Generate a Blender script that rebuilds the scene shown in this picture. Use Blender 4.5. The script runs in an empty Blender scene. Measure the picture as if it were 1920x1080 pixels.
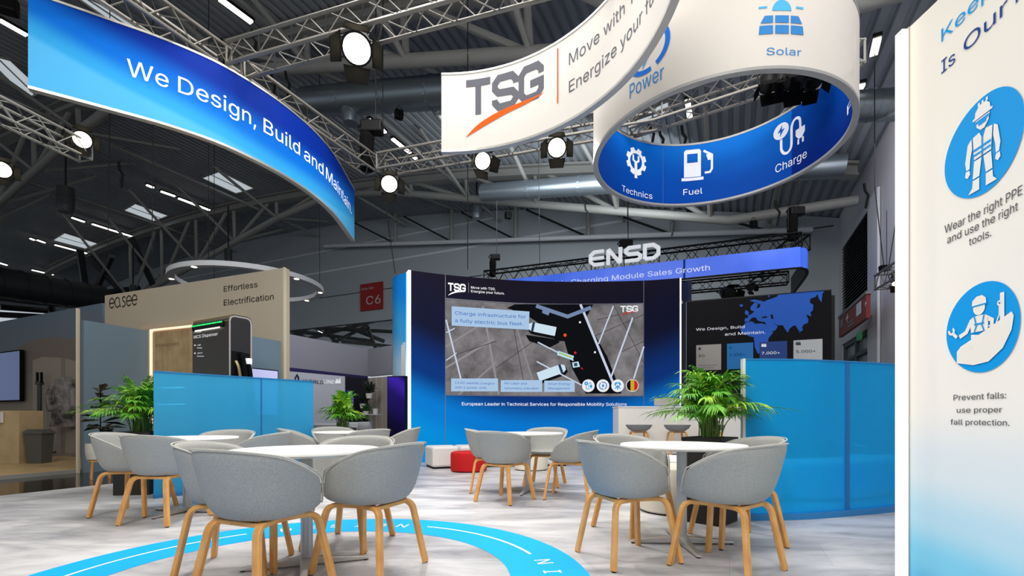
import bpy, bmesh, math, random, os
import numpy as np
from mathutils import Vector, Matrix
from mathutils.geometry import delaunay_2d_cdt
random.seed(7)
PI = math.pi
sc = bpy.context.scene
COL = sc.collection

# ------------------------------------------------------------------ camera
F, CX, HY, EYE = 890.0, 960.0, 781.0, 0.95      # focal (px), principal column, horizon row, eye height
cd = bpy.data.cameras.new('camera')
cam = bpy.data.objects.new('camera', cd); COL.objects.link(cam)
cd.sensor_width = 36.0; cd.lens = F / 1920 * 36.0
cd.shift_y = (HY - 540) / 1920.0
cd.clip_start = 0.05; cd.clip_end = 300
cam.location = (0, 0, EYE); cam.rotation_euler = (PI / 2, 0, 0)
sc.camera = cam
# ------------------------------------------------------------------ view / world
sc.view_settings.view_transform = 'Standard'; sc.view_settings.look = 'None'
sc.view_settings.exposure = 0.0; sc.view_settings.gamma = 1.0
sc.view_settings.use_curve_mapping = False
w = bpy.data.worlds.new('world'); sc.world = w; w.use_nodes = True
w.node_tree.nodes['Background'].inputs[0].default_value = (0.84, 0.92, 1.0, 1)
w.node_tree.nodes['Background'].inputs[1].default_value = 0.58
# ------------------------------------------------------------------ unseen area lights: overhead pair stands in for hall strips, the rest added fill
def area(name, loc, size, power, color=(1, 0.96, 0.9), aim=None, size_y=None):
    l = bpy.data.lights.new(name, 'AREA'); l.energy = power; l.size = size; l.color = color
    if size_y: l.shape = 'RECTANGLE'; l.size_y = size_y
    o = bpy.data.objects.new(name, l); COL.objects.link(o); o.location = loc
    if aim: o.rotation_euler = (Vector(aim) - Vector(loc)).to_track_quat('-Z', 'Y').to_euler()
    return o
def spot(name, loc, aim, power, angle=70, blend=0.6, radius=0.18, color=(1, 0.95, 0.87)):
    l = bpy.data.lights.new(name, 'SPOT'); l.energy = power; l.spot_size = math.radians(angle); l.spot_blend = blend
    l.shadow_soft_size = radius; l.color = color
    o = bpy.data.objects.new(name, l); COL.objects.link(o); o.location = loc
    o.rotation_euler = (Vector(aim) - Vector(loc)).to_track_quat('-Z', 'Y').to_euler()
    return o
area('area_fill', (-1.0, 5.2, 8.3), 4.5, 520, (1, 0.97, 0.93), aim=(-0.8, 5.4, 0))
area('area_fill', (3.2, 4.0, 8.3), 3.5, 200, (1, 0.96, 0.9), aim=(2.8, 4.6, 0))
area('area_fill', (-1.5, -3.0, 7.5), 3.5, 500, (1, 0.95, 0.87), aim=(0.3, 6.5, 2.2))  # added fill from behind the camera, lifts upright faces
area('area_fill', (-7.5, 6.5, 7.5), 2.5, 70, (1, 0.95, 0.86), aim=(-7.5, 9.5, 1.5))  # added fill over the left stand, no fixture
area('area_fill', (8.0, 11.0, 7.5), 3.5, 75, (0.96, 0.95, 1.0), aim=(11.5, 13.0, 4.0))  # added to brighten the right wall and its pillar
area('area_fill', (-5.2, 15.5, 6.5), 2.5, 130, (0.95, 0.96, 1.0), aim=(-6.0, 18.5, 1.5))  # added to lift the header and sign wall in the gap
area('area_fill', (2.0, 15.5, 8.6), 7.0, 330, (0.9, 0.96, 1.0), aim=(1.5, 26, 8.5), size_y=2.0)  # wide unseen light added to brighten the end wall

# ------------------------------------------------------------------ materials
MATS = {}
def lin(c):
    return tuple(((x / 255) / 12.92 if x / 255 <= 0.04045 else ((x / 255 + 0.055) / 1.055) ** 2.4) for x in c)
def M(name, rgb=(200, 200, 200), rough=0.6, metal=0.0, emit=0.0, spec=0.5, noise=None, bump=0.0, scale=20.0):
    """procedural principled material, rgb in 0-255 display values"""
    if name in MATS: return MATS[name]
    m = bpy.data.materials.new(name); m.use_nodes = True
    nt = m.node_tree; b = nt.nodes['Principled BSDF']
    c = (*lin(rgb), 1)
    b.inputs['Base Color'].default_value = c
    b.inputs['Roughness'].default_value = rough; b.inputs['Metallic'].default_value = metal
    b.inputs['Specular IOR Level'].default_value = spec
    if emit:
        b.inputs['Emission Color'].default_value = c; b.inputs['Emission Strength'].default_value = emit
    if noise or bump:
        tc = nt.nodes.new('ShaderNodeTexCoord'); n = nt.nodes.new('ShaderNodeTexNoise')
        n.inputs['Scale'].default_value = scale; n.inputs['Detail'].default_value = 4
        nt.links.new(tc.outputs['Object'], n.inputs['Vector'])
        if noise:
            r = nt.nodes.new('ShaderNodeValToRGB')
            r.color_ramp.elements[0].position = 0.35; r.color_ramp.elements[1].position = 0.65
            r.color_ramp.elements[0].color = c; r.color_ramp.elements[1].color = (*lin(noise), 1)
            nt.links.new(n.outputs['Fac'], r.inputs[0]); nt.links.new(r.outputs[0], b.inputs['Base Color'])
        if bump:
            bp = nt.nodes.new('ShaderNodeBump'); bp.inputs['Strength'].default_value = bump
            bp.inputs['Distance'].default_value = 0.01
            nt.links.new(n.outputs['Fac'], bp.inputs['Height']); nt.links.new(bp.outputs[0], b.inputs['Normal'])
    MATS[name] = m
    return m
def grad_mat(name, stops, ax, ay, wob=0.0, emit=0.0, rough=0.6):
    """printed gradient: ramp over ax*U + ay*V of the panel's own UVs"""
    m = bpy.data.materials.new(name); m.use_nodes = True; nt = m.node_tree; b = nt.nodes['Principled BSDF']
    b.inputs['Roughness'].default_value = rough; b.inputs['Specular IOR Level'].default_value = 0.08
    uv = nt.nodes.new('ShaderNodeUVMap'); s = nt.nodes.new('ShaderNodeSeparateXYZ')
    nt.links.new(uv.outputs[0], s.inputs[0])
    a = nt.nodes.new('ShaderNodeMath'); a.operation = 'MULTIPLY'; a.inputs[1].default_value = ax
    c = nt.nodes.new('ShaderNodeMath'); c.operation = 'MULTIPLY_ADD'; c.inputs[1].default_value = ay
    nt.links.new(s.outputs[0], a.inputs[0]); nt.links.new(s.outputs[1], c.inputs[0]); nt.links.new(a.outputs[0], c.inputs[2])
    src = c.outputs[0]
    if wob:   # bend the gradient along U (a printed soft bow)
        q = nt.nodes.new('ShaderNodeMath'); q.operation = 'SUBTRACT'; q.inputs[1].default_value = 0.5; nt.links.new(s.outputs[0], q.inputs[0])
        p = nt.nodes.new('ShaderNodeMath'); p.operation = 'MULTIPLY'; nt.links.new(q.outputs[0], p.inputs[0]); nt.links.new(q.outputs[0], p.inputs[1])
        z = nt.nodes.new('ShaderNodeMath'); z.operation = 'MULTIPLY_ADD'; z.inputs[1].default_value = wob
        nt.links.new(p.outputs[0], z.inputs[0]); nt.links.new(src, z.inputs[2]); src = z.outputs[0]
    r = nt.nodes.new('ShaderNodeValToRGB'); r.color_ramp.interpolation = 'EASE'
    while len(r.color_ramp.elements) < len(stops): r.color_ramp.elements.new(0.5)
    for e, (p, col) in zip(r.color_ramp.elements, stops): e.position = p; e.color = (*lin(col), 1)
    nt.links.new(src, r.inputs[0]); nt.links.new(r.outputs[0], b.inputs['Base Color'])
    if emit:
        nt.links.new(r.outputs[0], b.inputs['Emission Color']); b.inputs['Emission Strength'].default_value = emit
    MATS[name] = m
    return m

M('white_paint', (236, 232, 226), 0.5); M('white_print', (224, 219, 212), 0.7, spec=0.15)
M('table_white', (244, 243, 240), 0.35); M('steel', (190, 192, 195), 0.3, 0.9); M('alu', (205, 203, 198), 0.35, 0.7)
M('post_grey', (178, 182, 186), 0.35, 0.6)
M('dark_metal', (24, 25, 27), 0.45, 0.3); M('black', (9, 9, 11), 0.5, spec=.2); M('black_soft', (11, 11, 12), 0.9, spec=.1)
M('fabric', (146, 148, 147), 0.95, spec=0.1, noise=(184, 184, 180), bump=0.25, scale=330)
M('piping', (190, 188, 180), 0.9, spec=0.1)
M('wood_leg', (236, 178, 104), 0.42, noise=(220, 156, 84), scale=9)
M('rubber', (30, 26, 22), 0.8)
M('lamp_lens', (255, 240, 205), emit=9.0); M('truss_alu', (122, 119, 113), 0.45, 0.5); M('strip_glow', (255, 248, 236), emit=3.2)
M('edge_glow', (255, 248, 234), emit=1.0); M('sky_pane', (196, 206, 212), emit=0.75); M('warm_glow', (255, 222, 192), emit=.9)
M('hall_steel', (150, 150, 146), 0.55); M('hall_wall', (168, 176, 182), 0.8); M('hall_white', (214, 217, 222), 0.7)
M('duct', (138, 148, 156), 0.35, 0.75); M('duct_dark', (58, 60, 62), 0.5, 0.3)
M('cable', (10, 10, 10), 0.7); M('yellow', (190, 170, 20), 0.7)
M('ink_blue', (22, 108, 206), 0.6, spec=.1); M('ink_sky', (70, 172, 226), 0.6, spec=.1); M('ink_navy', (24, 66, 140), 0.6, spec=.1); M('ink_dark', (38, 40, 52), 0.6, spec=.1)
M('ink_grey', (98, 99, 108), 0.6, spec=.1); M('ink_orange', (238, 92, 24), 0.6, spec=.1); M('ink_white', (250, 250, 250), 0.6, spec=.1); M('ink_cyan', (8, 160, 234), 0.6, spec=.1)
M('ink_cyan2', (0, 158, 228), 0.6, spec=.1); M('ink_red', (196, 26, 26), 0.6, spec=.1); M('ink_brown', (52, 44, 36), 0.6, spec=.1); M('ink_lilac', (60, 60, 190), 0.5, spec=.1)
M('white_letter', (250, 250, 252), 0.5, emit=0.35)

# ------------------------------------------------------------------ object helpers
def tag(o, label=None, cat=None, group=None, kind=None):
    if label: o['label'] = label
    if cat: o['category'] = cat
    if group: o['group'] = group
    if kind: o['kind'] = kind
    return o
def thing(name, label, cat, loc=(0, 0, 0), rz=0.0, group=None):
    o = bpy.data.objects.new(name, None); COL.objects.link(o); o.empty_display_size = 0.1
    o.location = loc; o.rotation_euler = (0, 0, rz)
    return tag(o, label, cat, group)
class MB:
    def __init__(s): s.v = []; s.f = []; s.uv = {}
    def quad(s, a, b, c, d):
        n = len(s.v); s.v += [tuple(a), tuple(b), tuple(c), tuple(d)]; s.f.append((n, n + 1, n + 2, n + 3)); return s
    def box(s, x0, x1, y0, y1, z0, z1, m=None):
        n = len(s.v)
        p = [Vector((x, y, z)) for z in (z0, z1) for y in (y0, y1) for x in (x0, x1)]
        if m: p = [m @ q for q in p]
        s.v += [tuple(q) for q in p]
        for f in ((0, 2, 3, 1), (4, 5, 7, 6), (0, 1, 5, 4), (2, 6, 7, 3), (0, 4, 6, 2), (1, 3, 7, 5)): s.f.append(tuple(n + i for i in f))
        return s
    def prism(s, pts, z0, z1):
        """vertical prism over a plan polygon"""
        n = len(s.v); k = len(pts)
        s.v += [(x, y, z0) for x, y in pts] + [(x, y, z1) for x, y in pts]
        for i in range(k): j = (i + 1) % k; s.f.append((n + i, n + j, n + k + j, n + k + i))
        s.f.append(tuple(n + i for i in range(k - 1, -1, -1))); s.f.append(tuple(n + k + i for i in range(k)))
        return s
    def loops(s, rings, closed=True, cap=True):
        n = len(s.v); k = len(rings[0])
        for r in rings: s.v += [tuple(p) for p in r]
        for i in range(len(rings) - 1):
            for j in range(k if closed else k - 1):
                a = n + i * k + j; b = n + i * k + (j + 1) % k
                s.f.append((a, b, b + k, a + k))
        if cap and closed:
            s.f.append(tuple(n + j for j in range(k - 1, -1, -1)))
            e = n + (len(rings) - 1) * k; s.f.append(tuple(e + j for j in range(k)))
        return s
    def tube(s, pts, r, seg=8, r2=None):
        pts = [Vector(p) for p in pts]; rings = []; up = None
        for i, p in enumerate(pts):
            t = (pts[min(i + 1, len(pts) - 1)] - pts[max(i - 1, 0)])
            if t.length < 1e-9: t = Vector((0, 0, 1))
            t.normalize()
            if up is None:
                up = Vector((0, 0, 1)) if abs(t.z) < 0.9 else Vector((1, 0, 0))
            a = t.cross(up).normalized(); up = a.cross(t).normalized()
            rr = r if r2 is None else r + (r2 - r) * i / (len(pts) - 1)
            rings.append([p + (a * math.cos(2 * PI * j / seg) + up * math.sin(2 * PI * j / seg)) * rr for j in range(seg)])
        return s.loops(rings)
    def sweep(s, pts, nrm, w, t, bev=0.2):
        """rectangular section swept along pts; w across the plane (along nrm), t within it"""
        pts = [Vector(p) for p in pts]; nrm = Vector(nrm).normalized(); rings = []
        b = min(w, t) * bev
        for i, p in enumerate(pts):
            tg = (pts[min(i + 1, len(pts) - 1)] - pts[max(i - 1, 0)]).normalized()
            sd = tg.cross(nrm).normalized(); nn = sd.cross(tg).normalized()
            W, T = w / 2, t / 2
            rings.append([p + nn * x + sd * y for x, y in ((W - b, -T), (W, -T + b), (W, T - b), (W - b, T), (-W + b, T), (-W, T - b), (-W, -T + b), (-W + b, -T))])
        return s.loops(rings)
    def lathe(s, prof, seg=32, c=(0, 0, 0), sx=1, sy=1):
        rings = [[(c[0] + r * math.cos(2 * PI * j / seg) * sx, c[1] + r * math.sin(2 * PI * j / seg) * sy, c[2] + z) for j in range(seg)] for r, z in prof]
        return s.loops(rings)
    def build(s, name, mat, parent=None, smooth=False, bevel=0.0, mods=None):
        me = bpy.data.meshes.new(name); me.from_pydata(s.v, [], s.f); me.update()
        bm = bmesh.new(); bm.from_mesh(me); bmesh.ops.recalc_face_normals(bm, faces=bm.faces); bm.to_mesh(me); bm.free()
        m = MATS[mat] if isinstance(mat, str) else mat
        me.materials.append(m)
        if smooth:
            for p in me.polygons: p.use_smooth = True
            try: me.set_sharp_from_angle(angle=math.radians(45))
            except Exception: pass
        o = bpy.data.objects.new(name, me); COL.objects.link(o)
        if parent: o.parent = parent
        if bevel:
            bv = o.modifiers.new('bevel', 'BEVEL'); bv.width = bevel; bv.segments = 2; bv.limit_method = 'ANGLE'; bv.angle_limit = math.radians(40)
        return o
def copy_tree(o, parent=None):
    c = o.copy(); COL.objects.link(c); c.parent = parent
    for ch in list(o.children): copy_tree(ch, c)
    return c
def arc_pts(cx, cy, r, a0, a1, n):
    return [(cx + r * math.cos(math.radians(a0 + (a1 - a0) * i / n)), cy + r * math.sin(math.radians(a0 + (a1 - a0) * i / n))) for i in range(n + 1)]
def spline(pts, n=10):
    out = []; P = [Vector(p) for p in pts]; P = [P[0] * 2 - P[1]] + P + [P[-1] * 2 - P[-2]]
    for i in range(1, len(P) - 2):
        for k in range(n):
            t = k / n; a, b, c, d = P[i - 1:i + 3]
            out.append(0.5 * ((2 * b) + (c - a) * t + (2 * a - 5 * b + 4 * c - d) * t * t + (3 * b - a - 3 * c + d) * t ** 3))
    out.append(P[-2]); return [tuple(p) for p in out]
def fillet(pts, r, n=5):
    """round the inner corners of a 3-D polyline"""
    P = [Vector(p) for p in pts]; out = [P[0]]
    for i in range(1, len(P) - 1):
        a = (P[i - 1] - P[i]); b = (P[i + 1] - P[i]); rr = min(r, a.length * 0.49, b.length * 0.49)
        p0 = P[i] + a.normalized() * rr; p2 = P[i] + b.normalized() * rr
        for k in range(n + 1):
            t = k / n; out.append(p0 * (1 - t) ** 2 + P[i] * 2 * t * (1 - t) + p2 * t * t)
    out.append(P[-1]); return out
def px(u, v, z):            # the point at depth z seen at column u, row v
    return Vector(((u - CX) * z / F, z, EYE + (HY - v) * z / F))
def px_floor(u, v, h=0.0):
    z = (EYE - h) * F / (v - HY); return Vector(((u - CX) * z / F, z, h))

# ------------------------------------------------------------------ 2-D artwork (print, letters, pictograms) laid on surfaces
FONT = None
for p in (os.path.join(bpy.utils.resource_path('LOCAL'), 'datafiles', 'fonts', 'Inter.woff2'),):
    try:
        if os.path.exists(p): FONT = bpy.data.fonts.load(p)
    except Exception: FONT = None
_tc = {}
def cdt_fill(verts, edges, evenodd=False):
    V, E, Fc = delaunay_2d_cdt([Vector(v) for v in verts], edges, [], 0, 1e-6)[:3]
    P = np.array([tuple(v) for v in V]); T = np.array([tuple(f) for f in Fc]); C = P[T].mean(axis=1)
    S = np.array(verts, float); A = S[[e[0] for e in edges]]; B = S[[e[1] for e in edges]]
    keep = []
    for i in range(0, len(C), 500):
        x = C[i:i + 500, 0:1]; y = C[i:i + 500, 1:2]
        up = (A[:, 1] <= y) & (B[:, 1] > y); dn = (A[:, 1] > y) & (B[:, 1] <= y)
        dy = B[:, 1] - A[:, 1]; dy = np.where(dy == 0, 1e-12, dy)
        right = A[:, 0] + (y - A[:, 1]) / dy * (B[:, 0] - A[:, 0]) > x
        w = (up & right).sum(1) - (dn & right).sum(1); n = ((up | dn) & right).sum(1)
        keep += list((n % 2 == 1) if evenodd else (w != 0))
    return [tuple(tuple(P[j]) for j in t) for t, k in zip(T, keep) if k]
def text_tris(body, bold=0.0):
    key = (body, bold)
    if key in _tc: return _tc[key]
    cu = bpy.data.curves.new('lettering', 'FONT'); cu.body = body; cu.size = 1.0; cu.offset = bold; cu.resolution_u = 3
    if FONT: cu.font = FONT
    cu.dimensions = '2D'; cu.fill_mode = 'NONE'
    o = bpy.data.objects.new('lettering', cu); COL.objects.link(o)
    bpy.context.view_layer.update()
    me = bpy.data.meshes.new_from_object(o.evaluated_get(bpy.context.evaluated_depsgraph_get()))
    T = cdt_fill([(v.co.x, v.co.y) for v in me.vertices], [tuple(e.vertices) for e in me.edges])
    bpy.data.objects.remove(o); bpy.data.curves.remove(cu); bpy.data.meshes.remove(me)
    xs = [p[0] for t in T for p in t]
    x0 = min(xs); x1 = max(xs)
    T = [tuple((p[0] - x0, p[1]) for p in t) for t in T]
    _tc[key] = (T, x1 - x0)
    return _tc[key]
def _split(t, L, out):
    st = [t]
    while st:
        a, b, c = st.pop()
        d = [((p[0] - q[0]) ** 2 + (p[1] - q[1]) ** 2, p, q, r) for p, q, r in ((a, b, c), (b, c, a), (c, a, b))]
        m = max(d, key=lambda e: e[0])
        if m[0] <= L * L: out.append((a, b, c)); continue
        mid = ((m[1][0] + m[2][0]) / 2, (m[1][1] + m[2][1]) / 2)
        st += [(m[1], mid, m[3]), (mid, m[2], m[3])]
class Art:
    """flat shapes by material in any 2-D units; place() maps them onto a surface"""
    def __init__(s): s.t = {}
    def add(s, mat, tris): s.t.setdefault(mat, []).extend(tris); return s
    def poly(s, mat, pts, holes=()):
        V = []; E = []
        for l in [pts] + list(holes):
            n = len(V); k = len(l); V += [tuple(p[:2]) for p in l]; E += [(n + i, n + (i + 1) % k) for i in range(k)]
        return s.add(mat, cdt_fill(V, E, True))
    def rect(s, mat, x0, y0, x1, y1): return s.poly(mat, [(x0, y0), (x1, y0), (x1, y1), (x0, y1)])
    def disc(s, mat, cx, cy, r, ry=None, n=40):
        ry = ry or r; P = [(cx + r * math.cos(2 * PI * i / n), cy + ry * math.sin(2 * PI * i / n)) for i in range(n)]
        return s.add(mat, [((cx, cy), P[i], P[(i + 1) % n]) for i in range(n)])
    def stroke(s, mat, pts, w, w2=None, closed=False):
        P = [Vector(p) for p in pts]; L = []; R = []; n = len(P)
        for i, p in enumerate(P):
            a = (p - P[i - 1]) if (i > 0 or closed) else None; b = (P[(i + 1) % n] - p) if (i < n - 1 or closed) else None
            if a is not None and a.length: a = a.normalized()
            if b is not None and b.length: b = b.normalized()
            t = (a if b is None else b if a is None else (a + b)); t = t.normalized() if t.length > 1e-6 else b
            nn = Vector((-t.y, t.x)); k = 1.0
            if a is not None and b is not None: k = min(2.0, 1 / max(0.35, nn.dot(Vector((-b.y, b.x)))))
            ww = (w if w2 is None else w + (w2 - w) * i / (n - 1)) / 2 * k
            L.append(tuple(p + nn * ww)); R.append(tuple(p - nn * ww))
        T = []
        for i in range(n if closed else n - 1):
            j = (i + 1) % n; T += [(L[i], L[j], R[j]), (L[i], R[j], R[i])]
        return s.add(mat, T)
    def ring(s, mat, cx, cy, r0, r1, a0=0, a1=360, n=40):
        P = [(math.cos(math.radians(a0 + (a1 - a0) * i / n)), math.sin(math.radians(a0 + (a1 - a0) * i / n))) for i in range(n + 1)]
        T = []
        for i in range(n):
            (c, d), (e, f) = P[i], P[i + 1]
            A, B, C, D = (cx + c * r0, cy + d * r0), (cx + c * r1, cy + d * r1), (cx + e * r1, cy + f * r1), (cx + e * r0, cy + f * r0)
            T += [(A, B, C), (A, C, D)]
        return s.add(mat, T)
    def text(s, mat, body, x, y, width=None, size=None, bold=0.0, align='L', sy=None, flip=1):
        T, w0 = text_tris(body, bold)
        k = width / w0 if width else size
        ky = (sy if sy else k) * flip
        ox = x - (w0 * k / 2 if align == 'C' else w0 * k if align == 'R' else 0)
        return s.add(mat, [tuple((ox + p[0] * k, y + p[1] * ky) for p in t) for t in T])
    def merge(s, o, fx=1, fy=1, ox=0, oy=0):
        for m, T in o.t.items(): s.add(m, [tuple((ox + p[0] * fx, oy + p[1] * fy) for p in t) for t in T])
        return s
    def place(s, mapper, parent, name, L=0.1, off=0.004, only=None, label=None):
        """mapper(x, y, off) -> 3-D"""
        out = []
        for im, (m, T) in enumerate(s.t.items()):
            if only and m not in only: continue
            fin = []
            for t in T: _split(t, L, fin)
            b = MB(); idx = {}
            for t in fin:
                ids = []
                for p in t:
                    k = (round(p[0], 5), round(p[1], 5))
                    if k not in idx: idx[k] = len(b.v); b.v.append(tuple(mapper(p[0], p[1], off + im * .0014)))
                    ids.append(idx[k])
                if len(set(ids)) == 3: b.f.append(tuple(ids))
            o = b.build(name, m, parent)
            if label: o['label'] = label
            out.append(o)
        return out

class Wall:
    """upright surface over a plan path ordered left to right as seen; normal points at `face`"""
    def __init__(s, path, z0, z1, face=(0, 0)):
        s.p = [Vector(q) for q in path]; s.z0 = z0; s.z1 = z1; s.c = [0.0]
        for a, b in zip(s.p, s.p[1:]): s.c.append(s.c[-1] + (b - a).length)
        s.L = s.c[-1]; s.sg = 1
        m, n = s.at(s.L / 2)
        if (Vector(face) - m).dot(n) < 0: s.sg = -1
    def at(s, q):
        i = 0
        while i < len(s.c) - 2 and s.c[i + 1] < q: i += 1
        a, b = s.p[i], s.p[i + 1]; l = (b - a).length; t = (q - s.c[i]) / l
        d = (b - a) / l
        def nrm(k):
            e = s.p[min(k + 1, len(s.p) - 1)] - s.p[max(k - 1, 0)]; e = e.normalized(); return Vector((e.y, -e.x))
        tt = min(1, max(0, t)); n = (nrm(i) * (1 - tt) + nrm(i + 1) * tt).normalized()
        return a + d * l * t, n * s.sg
    def pos(s, q, z, off=0.0):
        p, n = s.at(q); p = p + n * off; return Vector((p.x, p.y, z))
    def s_at(s, u):
        k = (u - CX) / F; best = None
        for i, (a, b) in enumerate(zip(s.p, s.p[1:])):
            fa = a.x - k * a.y; fb = b.x - k * b.y
            if fa * fb <= 0 and fa != fb:
                t = fa / (fa - fb); y = a.y + (b.y - a.y) * t
                if y > 0.2: return s.c[i] + (b - a).length * t
        # beyond an end: extend the nearer end segment
        fe = []
        for i in (0, len(s.p) - 2):
            a, b = s.p[i], s.p[i + 1]; fa = a.x - k * a.y; fb = b.x - k * b.y
            t = fa / (fa - fb) if fa != fb else 0; fe.append((abs(t if i == 0 else t - 1), s.c[i] + (b - a).length * t))
        return min(fe)[1]
    def z_at(s, q, v):
        p, n = s.at(q); return EYE + (HY - v) * p.y / F
    def pm(s, u, v, off=0.004):   # pixel on the surface
        q = s.s_at(u); return s.pos(q, s.z_at(q, v), off)
    def lm(s, u0, v0):            # local metres around the point seen at u0, v0
        q = s.s_at(u0); z = s.z_at(q, v0); return lambda x, y, off: s.pos(q + x, z + y, off)
    def text(s, art_mat, body, u0, u1, v0, cap, parent, name, bold=0.0, off=0.004, label=None):
        """one line of lettering from column u0 to u1, baseline through v0 at u0, capital height cap px at u0"""
        q0, q1 = s.s_at(u0), s.s_at(u1); z = s.z_at(q0, v0); p, n = s.at(q0)
        a = Art(); a.text(art_mat, body, 0, 0, width=q1 - q0, bold=bold, sy=cap * p.y / F / 0.727)
        return a.place(lambda x, y, o: s.pos(q0 + x, z + y, o), parent, name, L=0.12, off=off, label=label)
    def skin(s, name, mat, parent, off=0.0, q0=0.0, q1=None, z0=None, z1=None, n=None, th=0.0, nz=1, smooth=True):
        q1 = s.L if q1 is None else q1; z0 = s.z0 if z0 is None else z0; z1 = s.z1 if z1 is None else z1
        n = n or max(1, min(120, int((q1 - q0) / 0.055)))
        if len(s.p) == 2: n = 1
        me = bpy.data.meshes.new(name); V = []; Fc = []; UV = []
        for i in range(n + 1):
            q = q0 + (q1 - q0) * i / n
            for j in range(nz + 1):
                V.append(s.pos(q, z0 + (z1 - z0) * j / nz, off)); UV.append((i / n, j / nz))
        k = nz + 1
        for i in range(n):
            for j in range(nz): Fc.append((i * k + j, (i + 1) * k + j, (i + 1) * k + j + 1, i * k + j + 1))
        N = len(V)
        if th:
            for i in range(n + 1):
                q = q0 + (q1 - q0) * i / n
                for j in (0, nz): V.append(s.pos(q, z0 + (z1 - z0) * j / nz, off - th)); UV.append((i / n, j / nz))
            for i in range(n):
                a = N + i * 2; Fc.append((a + 2, a, a + 1, a + 3))
                Fc.append((i * k, a, a + 2, (i + 1) * k)); Fc.append((i * k + nz, (i + 1) * k + nz, a + 3, a + 1))
            Fc.append(tuple([j for j in range(k)] + [N + 1, N])); e = n * k
            Fc.append(tuple([e + j for j in range(nz, -1, -1)] + [N + 2 * n, N + 2 * n + 1]))
        me.from_pydata([tuple(v) for v in V], [], Fc); me.update()
        ul = me.uv_layers.new(name='UVMap')
        for l in me.loops: ul.data[l.index].uv = UV[l.vertex_index]
        if th:
            bm = bmesh.new(); bm.from_mesh(me); bmesh.ops.recalc_face_normals(bm, faces=bm.faces); bm.to_mesh(me); bm.free()
        me.materials.append(MATS[mat] if isinstance(mat, str) else mat)
        if smooth and len(s.p) > 2:
            for p in me.polygons: p.use_smooth = True
            me.set_sharp_from_angle(angle=math.radians(40))
        o = bpy.data.objects.new(name, me); COL.objects.link(o)
        if parent: o.parent = parent
        return o
    def rail(s, name, mat, parent, z, w, h, off=0.0, q0=0.0, q1=None, n=None):
        """bar of section w x h following the path at height z"""
        q1 = s.L if q1 is None else q1; n = n or max(1, min(90, int((q1 - q0) / 0.12)))
        b = MB(); R = []
        for i in range(n + 1):
            q = q0 + (q1 - q0) * i / n
            R.append([s.pos(q, z - h / 2, off - w / 2), s.pos(q, z - h / 2, off + w / 2), s.pos(q, z + h / 2, off + w / 2), s.pos(q, z + h / 2, off - w / 2)])
        b.loops(R); return b.build(name, mat, parent)
    def bar(s, name, mat, parent, q, z0, z1, w, off0, off1):
        b = MB(); R = []
        for z in (z0, z1): R.append([s.pos(q - w / 2, z, off0), s.pos(q + w / 2, z, off0), s.pos(q + w / 2, z, off1), s.pos(q - w / 2, z, off1)])
        b.loops(R); return b.build(name, mat, parent)
def at_base(root, loc):
    root.location = loc
    for ch in root.children: ch.location = -Vector(loc)
    return root

# ================================================================== THE HALL
K0 = Vector((13.1, 19.0)); HU = Vector((0.4184, 0.9083)); HV = Vector((-0.9083, 0.4184))   # far right corner, along the hall, across it
def hall(t, u, z): p = K0 + HV * t + HU * u; return Vector((p.x, p.y, z))
def tu(x, y): d = Vector((x, y)) - K0; return d.dot(HV), d.dot(HU)
def roof_h(t): return 9.0 + 4.5 * (1 - ((t - 35) / 35) ** 2)
def roof_pt(u, v, drop=0.0):
    lo, hi = 2.0, 90.0
    f = lambda z: EYE + (HY - v) * z / F - (roof_h(tu((u - CX) * z / F, z)[0]) - drop)
    for _ in range(60):
        m = (lo + hi) / 2
        if f(m) > 0: hi = m
        else: lo = m
    return px(u, v, lo)

# floors
fm = bpy.data.materials.new('stone_vinyl'); fm.use_nodes = True; MATS['stone_vinyl'] = fm
nt = fm.node_tree; b = nt.nodes['Principled BSDF']; tc = nt.nodes.new('ShaderNodeTexCoord')
mp = nt.nodes.new('ShaderNodeMapping'); mp.inputs['Scale'].default_value = (0.55, 1.5, 1); mp.inputs['Rotation'].default_value = (0, 0, 0.35)
nt.links.new(tc.outputs['Object'], mp.inputs[0])
n1 = nt.nodes.new('ShaderNodeTexNoise'); n1.inputs['Scale'].default_value = 2.0; n1.inputs['Detail'].default_value = 9; n1.inputs['Roughness'].default_value = 0.62; n1.inputs['Distortion'].default_value = 0.6
nt.links.new(mp.outputs[0], n1.inputs['Vector'])
rp = nt.nodes.new('ShaderNodeValToRGB'); rp.color_ramp.elements[0].position = 0.3; rp.color_ramp.elements[1].position = 0.62
rp.color_ramp.elements[0].color = (*lin((142, 143, 149)), 1); rp.color_ramp.elements[1].color = (*lin((212, 212, 214)), 1)
nt.links.new(n1.outputs['Fac'], rp.inputs[0])
br = nt.nodes.new('ShaderNodeTexBrick'); br.offset = 0.5; br.inputs['Scale'].default_value = 1.0
br.inputs['Brick Width'].default_value = 1.2; br.inputs['Row Height'].default_value = 0.6; br.inputs['Mortar Size'].default_value = 0.002
br.inputs['Color1'].default_value = (1, 1, 1, 1); br.inputs['Color2'].default_value = (0.90, 0.90, 0.92, 1); br.inputs['Mortar'].default_value = (0.72, 0.72, 0.74, 1)
mp2 = nt.nodes.new('ShaderNodeMapping'); mp2.inputs['Rotation'].default_value = (0, 0, 0.43); nt.links.new(tc.outputs['Object'], mp2.inputs[0]); nt.links.new(mp2.outputs[0], br.inputs['Vector'])
mx = nt.nodes.new('ShaderNodeMix'); mx.data_type = 'RGBA'; mx.blend_type = 'MULTIPLY'; mx.inputs[0].default_value = 1.0
nt.links.new(rp.outputs[0], mx.inputs[6]); nt.links.new(br.outputs[0], mx.inputs[7]); nt.links.new(mx.outputs[2], b.inputs['Base Color'])
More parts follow.
